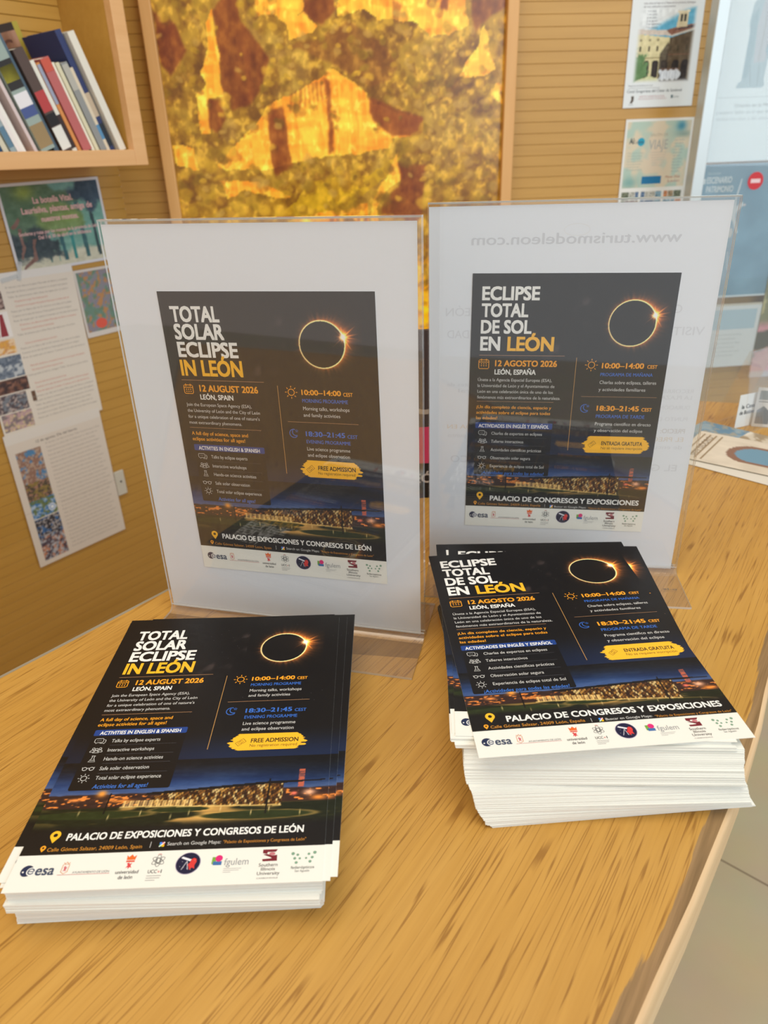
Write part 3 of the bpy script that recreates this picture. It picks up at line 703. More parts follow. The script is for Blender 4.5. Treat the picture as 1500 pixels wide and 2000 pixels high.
        my = 189.0
        logos(s, BND + 0.2, 0.98, -1.0)
    for q, c in enumerate(((66, 140, 244), (234, 68, 54), (52, 168, 84), (250, 188, 6))):
        s.rect(mx - 1.2 + 1.2*(q % 2), my - 1.3 + 1.3*(q // 2), mx + 1.2*(q % 2), my + 1.3*(q // 2), c, 4)
    s.stroke([(mx - 1.2, my + 1.3), (mx + 1.2, my - 1.3)], 0.5, WHITE, 5)
    return s

SHEET_T = 0.235
FLY = {k: flyer(k) for k in ('en', 'es')}
LITE = {k: flyer(k, False) for k in ('en', 'es')}
ME = {k: FLY[k].mesh(M_FLYER) for k in FLY}
ME_L = {k: LITE[k].mesh(M_FLYER) for k in LITE}

# ------------------------------------------------------------------ the setting
FLOOR_Z = -1.0
fl = struct(link_mesh('floor', boxes([(-5, 6, -4, 5, FLOOR_Z - 0.05, FLOOR_Z)]), TILE))
TH1, TH2 = math.radians(52.0), math.radians(6.0)
W1 = Matrix.Translation((-0.6126, 1.45, 0)) @ Matrix.Rotation(TH1, 4, 'Z')     # side wall: local x along it, -y into the room
W2 = Matrix.Translation((-0.5062, 1.5861, 0)) @ Matrix.Rotation(TH2, 4, 'Z')   # back wall

def plank_wall(name, x0, x1, z0, z1, pitch, M, phase):
    pts = []; z = z0 + ((phase - z0) % pitch)
    pts.append((0.0, z0)); g = 0.0004; d = 0.0016
    while z < z1 - 0.002:
        pts += [(0.0, z - g - 0.0004), (0.0003, z - g), (d, z - g * 0.5), (d, z + g * 0.5), (0.0003, z + g), (0.0, z + g + 0.0004)]
        z += pitch
    pts.append((0.0, z1)); pts += [(0.06, z1), (0.06, z0)]
    me = extrude_profile(pts[::-1], x0, x1, 'x')
    o = struct(link_mesh(name, me, PLANK)); o.matrix_world = M
    return o
plank_wall('wall_left', -2.2, 0.1728, FLOOR_Z, 1.9, 0.0206, W1, 0.3505)
plank_wall('wall_back', 0.0, 3.4, FLOOR_Z, 1.9, 0.0206, W2, 0.2361)

# ------------------------------------------------------------------ the counter
def counter():
    right = [(0.62, 0.925), (0.44, 0.655), (0.335, 0.497), (0.2514, 0.3712), (0.2329, 0.3420), (0.2085, 0.3075), (0.1850, 0.2773), (0.1439, 0.2255), (0.1144, 0.1906), (0.05, 0.112), (-0.06, -0.02), (-0.30, -0.30)]
    left = [(-0.84, -0.25), (-0.56, 0.082), (-0.2815, 0.4117), (-0.2397, 0.4605), (-0.1859, 0.525), (0.2466, 1.046)]
    top = Matrix.Translation((0, 0, 0))
    root = empty('counter', Matrix.Translation((0, 0, FLOOR_Z)))
    tag(root, 'oak topped reception counter that carries the flyers and sign holders', 'counter')
    ang = math.radians(54.5)     # grain direction in the ground plane
    Ri = Matrix.Rotation(-ang, 4, 'Z')
    out = [Ri @ Vector((x, y, 0)) for x, y in right + left]     # local x along the grain
    n = len(out); nr = len(right)
    # top face: outer ring plus an inner ring 14 mm inside the right edge for the worn band
    def inset(d):
        res = []
        for i in range(nr):
            p0 = out[max(0, i - 1)]; p1 = out[min(nr - 1, i + 1)]; t = (p1 - p0).normalized(); nrm = Vector((t.y, -t.x, 0))
            # inside is towards the left of the top (larger local y)
            if nrm.y < 0: nrm = -nrm
            res.append(out[i] + nrm * d)
        return res
    rings = [inset(d) for d in (0.0, 0.004, 0.010, 0.024)]
    V = []; wear = []
    for ri, r in enumerate(rings):
        for p in r: V.append((p.x, p.y, 0)); wear.append((0.76, 0.66, 0.36, 0.0)[ri])
    Fc = []
    for a in range(3):
        for i in range(nr - 1):
            Fc.append((a*nr+i, a*nr+i+1, (a+1)*nr+i+1, (a+1)*nr+i))
    lb = len(V)
    for p in out[nr:]: V.append((p.x, p.y, 0)); wear.append(0.0)
    Fc.append(tuple([3*nr+i for i in range(nr)] + [lb+i for i in range(len(left))]))
    Fc[-1] = Fc[-1]
    # ends between rings at the far and near edges
    me = mesh_from(V, Fc)
    for p in me.polygons:
        pass
    at = me.attributes.new('wear', 'FLOAT', 'POINT'); at.data.foreach_set('value', wear)
    wt = link_mesh('worktop', me, [OAK], root)
    wt.matrix_world = Matrix.Rotation(ang, 4, 'Z')
    # rim: rounded edge running down 38 mm
    V = []; Fc = []
    prof = [(0.0, 0.0), (-0.0014, -0.0005), (-0.0024, -0.0016), (-0.003, -0.004), (-0.003, -0.038)]
    loop = [Ri @ Vector((x, y, 0)) for x, y in right]
    for d, z in prof:
        for i in range(nr):
            p0 = loop[max(0, i - 1)]; p1 = loop[min(nr - 1, i + 1)]; t = (p1 - p0).normalized(); nrm = Vector((t.y, -t.x, 0))
            if nrm.y < 0: nrm = -nrm
            q = loop[i] + nrm * d; V.append((q.x, q.y, z))
    for a in range(len(prof) - 1):
        for i in range(nr - 1): Fc.append((a*nr+i, (a+1)*nr+i, (a+1)*nr+i+1, a*nr+i+1))
    rim = link_mesh('edge_band', mesh_from(V, Fc, True), RIM, root); rim.matrix_world = Matrix.Rotation(ang, 4, 'Z')
    # underside slab
    pl = [(p.x, p.y) for p in out]
    u = link_mesh('slab', extrude_profile(pl, -0.038, -0.0006, 'z'), OAK, root); u.matrix_world = Matrix.Rotation(ang, 4, 'Z')
    # grey lipping on the wall side
    a, b = Ri @ Vector((-0.84, -0.25, 0)), Ri @ Vector((-0.1859, 0.525, 0))
    nrm = Vector((-(b - a).y, (b - a).x, 0)).normalized() * 0.005
    st = link_mesh('grey_lipping', extrude_profile([(a.x, a.y), (b.x, b.y), (b.x + nrm.x, b.y + nrm.y), (a.x + nrm.x, a.y + nrm.y)], -0.030, -0.0015, 'z'), GREYSTRIP, root)
    st.matrix_world = Matrix.Rotation(ang, 4, 'Z')
    # cupboard below
    body = [(p.x * 0.94 + 0.03, (p.y - 0.32) * 0.86 + 0.32) for p in out]
    bd = link_mesh('cabinet_body', extrude_profile(body, FLOOR_Z, -0.038, 'z'), PLANK, root); bd.matrix_world = Matrix.Rotation(ang, 4, 'Z')
    return root
counter()

# ------------------------------------------------------------------ sheets on things
RX90 = Matrix.Rotation(math.pi / 2, 4, 'X')
def put_sheet(name, me, M, label, cat, group=None):
    o = bpy.data.objects.new(name, me); C.objects.link(o); o.matrix_world = M
    return tag(o, label, cat, group)

STANDS = {'L': dict(x=-0.0745, y=0.4679, t=-0.2522, u=0.1078, v=0.1469, a=-0.0091), 'R': dict(x=0.1429, y=0.5392, t=-0.1441, u=0.1061, v=0.1529, a=0.0078)}
def stand_matrix(k):
    P = STANDS[k]; return Matrix.Translation((P['x'], P['y'], 0)) @ Matrix.Rotation(P['t'], 4, 'Z')

def sign_holder(k, label, w, front, back):
    M = stand_matrix(k)
    root = empty('sign_holder', M); tag(root, label, 'sign holder', 'clear acrylic sign holders on the counter')
    x0, x1 = -0.105, -0.105 + w
    T = 0.0019; H = 0.2985
    def panel(name, y0, y1, z0, z1):
        me = boxes([(x0, x1, y0, y1, z0, z1)])
        me.materials.append(ACR); me.materials.append(ACR_EDGE)
        for p in me.polygons: p.material_index = 0 if abs(p.normal.y) > 0.9 else 1
        o = link_mesh(name, me, None, root); return o
    panel('front_panel', -0.0004 - T, -0.0004, 0.0062, H)
    panel('back_panel', 0.0012, 0.0012 + T, 0.0062, H)
    # feet: each bends out of its panel with a small radius and lies flat
    def foot(ys, d, depth):
        pts = []; r = 0.0042
        # outer path from the panel down round the bend to the tip; d=-1 front, +1 back
        yo = ys[1] if d < 0 else ys[0]      # inner face (towards the paper)
        yi = ys[0] if d < 0 else ys[1]
        cz = 0.0062
        cx = yo + d * (r + T)
        for q in range(9):
            a = math.pi/2 * q/8; pts.append((cx - d*(r + T)*math.cos(a), cz - (r + T)*math.sin(a) + 0.0))
        zb = cz - (r + T)
        pts = [(y, z - zb) for y, z in pts]
        tip = d * depth
        pts += [(tip, 0.0), (tip, T)]
        for q in range(8, -1, -1):
            a = math.pi/2 * q/8; pts.append((cx - d*r*math.cos(a), cz - r*math.sin(a) - zb))
        if d < 0: pts = pts[::-1]
        me = extrude_profile(pts, x0, x1, 'x'); me.materials.append(ACR_FOOT); me.materials.append(ACR_EDGE)
        for p in me.polygons:
            tipf = abs(p.normal.y) > 0.95 and abs(p.center.y - tip) < 0.0005
            p.material_index = 1 if (abs(p.normal.x) > 0.9 or tipf) else 0
        o = link_mesh('foot', me, None, root); return o
    foot((-0.0004 - T, -0.0004), -1, front); foot((0.0012, 0.0012 + T), 1, back)
    # sealed top edge
    me = boxes([(x0, x1, -0.0004, 0.0012, H - 0.0012, H)]); link_mesh('top_seam', me, ACR_EDGE, root)
    return root
sign_holder('L', 'clear acrylic holder showing the English TOTAL SOLAR ECLIPSE flyer', 0.2105, 0.0485, 0.046)
holder = sign_holder('R', 'clear acrylic holder showing the Spanish ECLIPSE TOTAL flyer', 0.2125, 0.056, 0.046)
s = Sheet(16, 5, 0.01, paper=(120, 116, 112)); s.V = []; s.F = []; s.col = []; s.n = 0
s.text('el-o', 1, 12, 1.2, 4, (96, 92, 90), 0.01, 1)
o = bpy.data.objects.new('moulded_mark', s.mesh(M_POSTER)); C.objects.link(o); o.parent = holder; o.matrix_world = stand_matrix('R') @ Matrix.Translation((0.098, -0.030, 0.00195))

def insert_sheet(k, label, w):
    s = Sheet(w * 1000, 292, 0.12, paper=(226, 230, 236))
    if k == 'R':
        G = (214, 217, 223); P = STANDS['R']; ox, oy = (P['u'] - 0.074) * 1000, (P['v'] - 0.105) * 1000 - 3
        def mt(b, x0, x1, y0, y1, c=G, wt=0.01): s.text(b, x0 + ox, x1 + ox, y0 + oy, y1 + oy, c, wt, 2, True)
        mt('www.turismodeleon.com', -1.4, 145, -26, -18.6, (204, 207, 213), 0.016)
        mt('LEÓN', -19.5, 3.5, 26.0, 32.0); mt('G', 146.6, 152.6, 24.5, 30.5); mt('CIUDAD', -18.2, 12, 42.8, 48.8); mt('VISITA', 141, 170.6, 40.6, 46.6)
        mt('RECORRIDO:', 140, 170, 88, 91, (216, 219, 225)); mt('LA PLAZA DE', 139, 169.6, 93, 96, (216, 219, 225)); mt('DURACIÓN:', 146, 169.2, 101, 104, (216, 219, 225)); mt('PUNTO DE E', 140, 169, 110.5, 113.5, (216, 219, 225))
        mt('PRECIO:', 150, 168.6, 120, 123.6, (212, 212, 214), 0.02); mt('EL PRECIO', 138, 168.4, 127, 130.6, (220, 214, 206)); mt('de encuen', 140, 168.4, 133.6, 137, (216, 219, 225))
        mt('EL GU', 140, 167, 150.5, 156); mt('NCO', -14.6, 8, 146, 152)
        mt('entes de', -18, 4, 84, 87, (216, 219, 225)); mt('rral', -9, 4, 89, 92, (216, 219, 225)); mt('IDA EN', -17.5, 4, 119, 122.5, (224, 214, 204)); mt('el punto', -17, 4, 126.5, 129.8, (216, 219, 225))
        s.loop(105 - 0, 17, 9, 4, 0.3, (222, 222, 222), 2)
    M = stand_matrix(k) @ Matrix.Translation((-0.105 + w / 2 + 0.0006, 0.0004, 0.0035 + 0.146)) @ RX90
    put_sheet('paper_insert', s.mesh(M_POSTER), M, label, 'paper sheet', 'white inserts in the sign holders')
insert_sheet('L', 'plain white sheet behind the English flyer in the left holder', 0.2068)
insert_sheet('R', 'white sheet with mirrored show-through writing behind the Spanish flyer', 0.2078)

for k, lang, lab in (('L', 'en', 'English TOTAL SOLAR ECLIPSE flyer standing inside the left acrylic holder'), ('R', 'es', 'Spanish ECLIPSE TOTAL DE SOL flyer standing inside the right acrylic holder')):
    P = STANDS[k]
    M = stand_matrix(k) @ Matrix.Translation((P['u'] - 0.105, -0.00002, 0.297 - P['v'])) @ RX90 @ Matrix.Rotation(-P['a'], 4, 'Z')
    put_sheet('flyer', ME[lang], M, lab, 'flyer')

# ------------------------------------------------------------------ stacks of flyers
def pose_from_bl(x, y, rot):
    c, s_ = math.cos(rot), math.sin(rot)
    return x + 0.074*c - 0.105*s_, y + 0.074*s_ + 0.105*c
def interp(keys, z):
    for (z0, *a), (z1, *b) in zip(keys, keys[1:]):
        if z0 <= z <= z1:
            f = (z - z0) / (z1 - z0) if z1 > z0 else 0
            return [p + (q - p) * f for p, q in zip(a, b)]
    return list(keys[-1][1:])

def stack(lang, n, keys, special, top_pose, z_top, glabel, gname, seed, top_label, top_mesh=None):
    r = random.Random(seed); pitch = z_top / n
    proto = None
    for i in range(n):
        zt = (i + 1) * pitch
        if i == n - 1:
            x, y, rot = top_pose; me = top_mesh or ME[lang]
        elif i in special:
            x, y, rot = special[i][:3]; me = ME[lang]
        else:
            bx, by, rd = interp(keys, zt * 1000)
            rot = math.radians(rd + r.uniform(-0.12, 0.12))
            bx += r.gauss(0, 0.00012); by += r.gauss(0, 0.00012)
            if r.random() < 0.025: bx += r.uniform(-0.0011, 0.0011); by += r.uniform(-0.001, 0.0004)
            x, y = pose_from_bl(bx, by, rot); me = ME_L[lang] if i < n - 8 else ME[lang]
        M = Matrix.Translation((x, y, zt - 0.0001)) @ Matrix.Rotation(rot, 4, 'Z')
        if proto is None:
            o = bpy.data.objects.new('flyer', me); C.objects.link(o); proto = o
        else:
            o = proto.copy(); o.data = me; C.objects.link(o)
        o.matrix_world = M
        lab = top_label if i == n - 1 else (special[i][3] if i in special else glabel)
        tag(o, lab, 'flyer', gname)

d = math.radians
NL, NR = 128, 188
zl, zr = 0.0322, 0.0481
KL = [(0, -0.1856, 0.2243, 1.3), (3, -0.1850, 0.2240, 1.0), (6, -0.1838, 0.2232, 0.7), (11, -0.1830, 0.2222, 0.4), (15.8, -0.1827, 0.2214, 0.2), (16, -0.1842, 0.2190, -0.6), (22, -0.1843, 0.2188, -0.8), (22.2, -0.1826, 0.2205, 0.0), (28, -0.1826, 0.2204, 0.3), (40, -0.1826, 0.2203, 0.3)]
SL = {NL - 2: (-0.1038, 0.3240, d(-0.4), 'English flyer second from the top of its stack, slid to the right'), NL - 3: (-0.0996, 0.3268, d(-0.9), 'English flyer showing at the upper right corner of its stack'), NL - 4: (-0.1128, 0.3282, d(-0.2), 'English flyer whose white foot sticks out at the left of its stack'),
      NL - 5: (-0.0995, 0.3285, d(-1.0), 'English flyer under the top few, turned a little clockwise'), NL - 6: (-0.1118, 0.3270, d(0.6), 'English flyer under the top few, pushed out to the left')}
KR = [(0, 0.0534, 0.2701, 3.3), (2.5, 0.0515, 0.2701, 3.0), (2.6, 0.0495, 0.2701, 2.5), (5, 0.0492, 0.2702, 1.8), (9, 0.0462, 0.2716, 0.4), (13, 0.0440, 0.2730, -1.0), (13.4, 0.0440, 0.2730, -0.6), (18, 0.0430, 0.2742, -0.3), (21, 0.0424, 0.2752, -0.2), (24, 0.0408, 0.2772, 0.2), (24.3, 0.0397, 0.2790, -2.8), (30, 0.0387, 0.2812, -3.1), (34, 0.0384, 0.2832, -3.2), (36.5, 0.0386, 0.2842, -3.3), (43, 0.0388, 0.2876, -3.5), (43.2, 0.0345, 0.2866, -3.4), (45.4, 0.0338, 0.2870, -3.4), (45.6, 0.0318, 0.2896, -3.6), (60, 0.0316, 0.2900, -3.6)]
def rp(bx, by, deg): return (*pose_from_bl(bx, by, d(deg)), d(deg))
SR = {NR - 2: (0.1164, 0.3897, d(-4.42), 'Spanish flyer second from the top, turned clockwise under the top one'), NR - 3: (*rp(0.0330, 0.2930, -2.2), 'Spanish flyer third from the top, its ECLIPSE heading peeking out')}
stack('en', NL, KL, SL, (-0.1084, 0.3228, 0.0042), zl, 'English eclipse flyer within the lower left stack', 'English flyers in the left stack', 21, 'English TOTAL SOLAR ECLIPSE flyer lying on top of the left stack')
stack('es', NR, KR, SR, (0.1132, 0.3828, 0.0546), zr, 'Spanish eclipse flyer within the taller right stack', 'Spanish flyers in the right stack', 22, 'Spanish ECLIPSE TOTAL DE SOL flyer lying on top of the right stack')

# ------------------------------------------------------------------ framed landscape on the back wall
def landscape():
    """canyon of golden cliffs and scrub; px = picture pixels used as a drawing grid, 1500 x 1620"""
    nx, ny = 360, 400
    Wd, Hd = 1340.0, 1620.0
    X, Y = np.meshgrid(np.linspace(80, 80 + Wd, nx + 1), np.linspace(-320, -320 + Hd, ny + 1))
    h, w = ny + 1, nx + 1
    dx = (fbm(h, w, 26, 4, 31) - 0.5) * 30; dy = (fbm(h, w, 26, 4, 32) - 0.5) * 30
    Xd, Yd = X + dx, Y + dy
    f1 = fbm(h, w, 60, 3, 33); f2 = fbm(h, w, 24, 4, 34); f3 = fbm(h, w, 9, 3, 35)
    img = np.zeros((h, w, 3)) + np.array((142, 106, 38.0))
    img = blend(img, sm(f2, 0.46, 0.62) * 0.8, (174, 140, 58)); img = blend(img, sm(f1, 0.55, 0.72) * 0.6, (214, 174, 78)); img = blend(img, sm(1 - f2, 0.56, 0.70) * 0.6, (92, 58, 24))
    img = blend(img, sm(f3, 0.52, 0.7) * 0.35, (190, 160, 92))
    low = sm(Y, 560, 900) ; img = blend(img, low * 0.30, (196, 150, 34))
    vs = fbm(h, w, 60, 3, 36, (0.22, 1.0)); hs = fbm(h, w, 44, 3, 37, (1.0, 0.25))
    lit = np.array((255, 198, 84.0)); litd = np.array((226, 148, 54.0)); shd = np.array((116, 62, 26.0))
    tex = np.clip(0.55 * sm(vs, 0.38, 0.62) + 0.45 * sm(hs, 0.4, 0.62), 0, 1)[..., None]
    cl = litd * (1 - tex) + lit * tex + (sm(f1, 0.6, 0.75) * 22)[..., None]
    def cliff(p):
        nonlocal img
        m = inpoly(Xd, Yd, p)[..., None]; img = np.where(m, cl, img)
    dark = np.zeros((h, w))
    def soft(m):
        for _ in range(2):
            m = (m + np.roll(m, 1, 0) + np.roll(m, -1, 0) + np.roll(m, 1, 1) + np.roll(m, -1, 1)) / 5
        return m
    def shade(p, a=0.84, c=shd):
        nonlocal img, dark
        m = soft(inpoly(X + dx*0.7, Y + dy*0.7, p) * 1.0) * a; dark = np.maximum(dark, m)
        img = blend(img, m, c + ((vs - 0.5) * 40)[..., None] * np.array((1, 0.7, 0.4)))
    cliff([(450,-60),(640,-60),(640,60),(560,100),(520,70),(460,80)]); cliff([(560,90),(640,65),(690,110),(640,140),(570,150)])
    cliff([(760,80),(790,-120),(900,-200),(1120,-180),(1250,-40),(1270,120),(1200,150),(1130,150),(1050,100),(930,90),(870,60),(820,80)])
    shade([(640,-100),(720,-60),(760,60),(700,110),(640,70)]); shade([(560,170),(700,150),(800,100),(880,130),(950,190),(1000,250),(960,300),(880,320),(760,250),(640,190)], 0.6, np.array((124, 78, 36.0)))  # the larger browner patch is a dim reflection painted into the print
    shade([(1180,-40),(1200,-40),(1190,70),(1160,60)]); shade([(980,40),(1010,45),(1000,100),(975,90)], 0.6); shade([(1110,0),(1150,0),(1140,60),(1110,50)], 0.7)
    shade([(1280,-80),(1420,-80),(1420,60),(1330,110),(1290,160)], 0.75)
    cliff([(300,50),(270,100),(265,180),(225,250),(240,290),(190,340),(200,460),(235,460),(240,350),(300,340),(305,200),(300,90)])
    shade([(300,60),(350,15),(385,-10),(400,90),(440,150),(500,210),(480,260),(440,330),(400,370),(330,385),(300,340),(306,200)]); shade([(235,350),(290,350),(300,420),(260,460),(232,440)])
    shade([(80,60),(150,90),(190,190),(110,270),(80,230)], 0.8, np.array((108, 52, 24.0)))
    cliff([(1335,115),(1355,190),(1390,260),(1330,290),(1240,290),(1310,190)])
    cliff([(740,250),(860,340),(900,380),(1080,430),(1090,480),(960,500),(950,540),(700,560),(540,580),(470,600),(280,590),(240,580),(330,500),(420,430),(480,370),(600,320)])
    shade([(470,390),(530,380),(545,600),(480,620),(465,560)]); shade([(703,285),(722,300),(720,540),(702,556)], 0.75); shade([(870,350),(1090,430),(1080,490),(960,490),(890,440)], 0.85)
    for k in range(9): shade([(560+17*k,330-6*k),(570+17*k,326-6*k),(566+17*k,400-5*k),(560+17*k,396-5*k)], 0.6)
    m = inpoly(Xd, Yd, [(560,720),(600,660),(700,640),(860,640),(1060,510),(960,620),(880,680),(760,750),(600,780),(460,770)]); img = blend(img, m * 0.75, (188, 152, 40))
    cliff([(255,640),(400,640),(540,700),(480,710),(350,670),(280,700)]); cliff([(80,500),(160,520),(170,590),(90,570)]); cliff([(1390,310),(1420,320),(1420,390),(1370,360)])
    cliff([(990,550),(1000,640),(940,700),(890,760),(910,870),(870,870),(870,740),(920,660)])
    cliff([(520,790),(850,740),(870,900),(700,900),(640,830),(560,810)])
    shade([(990,590),(1100,600),(1090,790),(1040,840),(960,800),(930,850),(910,830),(920,740),(990,680)], 0.85)
    for k in range(6): shade([(690+28*k,790),(708+28*k,785),(704+28*k,880),(692+28*k,880)], 0.6)
    cliff([(300,1000),(900,960),(1200,1040),(1180,1240),(600,1260),(280,1180)]); img = blend(img, sm(Y, 880, 1050) * 0.7, (255, 186, 40))
    keep = (np.abs(img - cl).sum(-1) < 1)
    r = np.random.default_rng(40)
    for _ in range(1500):
        cx, cy = r.uniform(80, 1420), r.uniform(-300, 1280); rad = r.uniform(7, 26) * (1.25 if cy > 500 else 0.9)
        ix = int((cx - 80) / Wd * nx); iy = int((cy + 320) / Hd * ny)
        if not (0 <= ix <= nx and 0 <= iy <= ny): continue
        if keep[iy, ix] and r.random() < 0.93: continue
        if dark[iy, ix] > 0.7 and r.random() < 0.8: continue
        q = int(rad * 2.4 / Wd * nx) + 2; sl = (slice(max(0, iy - q), iy + q + 1), slice(max(0, ix - q), ix + q + 1))
        wob = (f1[sl] - 0.5) * 1.6
        e = ((Xd[sl] - cx) / rad) ** 2 + ((Yd[sl] - cy) / (rad * 0.8)) ** 2 + wob
        sh = ((Xd[sl] - cx - rad*0.6) / rad) ** 2 + ((Yd[sl] - cy - rad*0.5) / (rad*0.9)) ** 2 + wob
        col = np.array(((184, 148, 50), (150, 120, 42), (214, 174, 68), (118, 90, 32), (188, 154, 82))[r.integers(5)], float)
        img[sl] = blend(img[sl], np.clip(1.1 - sh, 0, 0.3), (110, 72, 26)); img[sl] = blend(img[sl], np.clip(1.3 - e, 0, 1) * 0.62, col)
    img += ((f1 - 0.5) * 46)[..., None] * np.array((1, 0.85, 0.4))
    lum = img.mean(-1, keepdims=True); img = (lum + (img - lum) * 1.22) * 1.10
    return np.clip(img, 0, 255)

root = empty('framed_picture', W2 @ Matrix.Translation((0.445, 0, -0.06)))
tag(root, 'large wood framed photo of golden cliffs and scrub on the back wall', 'picture')
PX0, PX1, PZ0, PZ1 = 0.1135, 0.7745, -0.036, 0.764
def fr(name, x0, x1, z0, z1):
    o = link_mesh(name, boxes([(x0, x1, -0.034, 0.0, z0, z1)]), FRAMEW, root); bevel(o, 0.0015); o.matrix_world = W2; return o
fr('frame_stile', PX0 - 0.0215, PX0, PZ0 - 0.0215, PZ1 + 0.0215); fr('frame_stile', PX1, PX1 + 0.0225, PZ0 - 0.0215, PZ1 + 0.0215)
fr('frame_rail', PX0, PX1, PZ1, PZ1 + 0.0215); fr('frame_rail', PX0, PX1, PZ0 - 0.0215, PZ0)
s = Sheet((PX1 - PX0) * 1000, (PZ1 - PZ0) * 1000, 3.0, paper=(40, 26, 14)); s.picture(0, 0, s.w, s.h, landscape(), 1)
o = bpy.data.objects.new('photo_print', s.mesh(M_PHOTO)); C.objects.link(o); o.parent = root
o.matrix_world = W2 @ Matrix.Translation(((PX0 + PX1) / 2, -0.020, (PZ0 + PZ1) / 2)) @ RX90

# ------------------------------------------------------------------ shelf with brochures on the side wall
SF = 0.18
root = empty('wall_shelf', W1 @ Matrix.Translation((-0.4, 0, 0.326)))
tag(root, 'light wood open shelf box on the plank wall holding brochures', 'shelf')
def sh(name, b, mat=SHELFW, bv=0.001):
    o = link_mesh(name, boxes([b]), mat, root); o.matrix_world = W1
    if bv: bevel(o, bv)
    return o
sh('bottom_board', (-0.98, 0.112, -SF + 0.018, -0.001, 0.329, 0.349)); sh('top_board', (-0.98, 0.112, -SF + 0.018, -0.001, 0.80, 0.82))
sh('side_panel', (0.0905, 0.112, -SF + 0.018, -0.001, 0.349, 0.80), PLANK); sh('side_panel', (-0.98, -0.96, -SF + 0.018, -0.001, 0.349, 0.80), PLANK)
sh('front_stile', (0.0895, 0.1145, -SF, -SF + 0.018, 0.3265, 0.823)); sh('front_rail', (-0.985, 0.0895, -SF, -SF + 0.018, 0.3265, 0.3515)); sh('front_rail', (-0.985, 0.0895, -SF, -SF + 0.018, 0.797, 0.823))
bk = []
zz = 0.349
V, Fc = [], []
while zz < 0.79:
    v, f = box_vf(-0.96, 0.0905, -0.030, -0.002, zz + 0.0006, zz + 0.0205, len(V)); V += v; Fc += f; zz += 0.0206
o = link_mesh('back_panel', mesh_from(V, Fc), PLANK, root); o.matrix_world = W1; bevel(o, 0.0008, 1)

def book(name, xb, w, hgt, dep, tilt, yf, cols, label, cat, patches=(), pages=(232, 228, 214)):
    """xb: foot position along the shelf; leans by tilt degrees towards -x; yf: distance of the spine behind the shelf front"""
    M = W1 @ Matrix.Translation((xb, -SF + 0.020 + yf, 0.3493 + w * math.sin(d(tilt)))) @ Matrix.Rotation(d(-tilt), 4, 'Y')
    r_ = empty(name, M); tag(r_, label, cat, 'brochures on the wall shelf')
    me = boxes([(-w, -w + 0.0007, 0, dep, 0, hgt), (-0.0007, 0, 0, dep, 0, hgt), (-w + 0.0007, -0.0007, 0, 0.0008, 0, hgt)])
    link_mesh('cover', me, plain('cover_' + name, cols, 0.42, 0.4), r_)
    link_mesh('pages', boxes([(-w + 0.0007, -0.0007, 0.0008, dep - 0.001, 0.0008, hgt - 0.001)]), plain('pages_' + name, pages, 0.7, 0.2), r_)
    for q, (z0, z1, c) in enumerate(patches):
        link_mesh('spine_band', boxes([(-w + 0.0001, -0.0001, -0.0003, 0.0, z0 * hgt, z1 * hgt)]), plain('band_%s_%d' % (name, q), c, 0.42, 0.4), r_)
    return r_
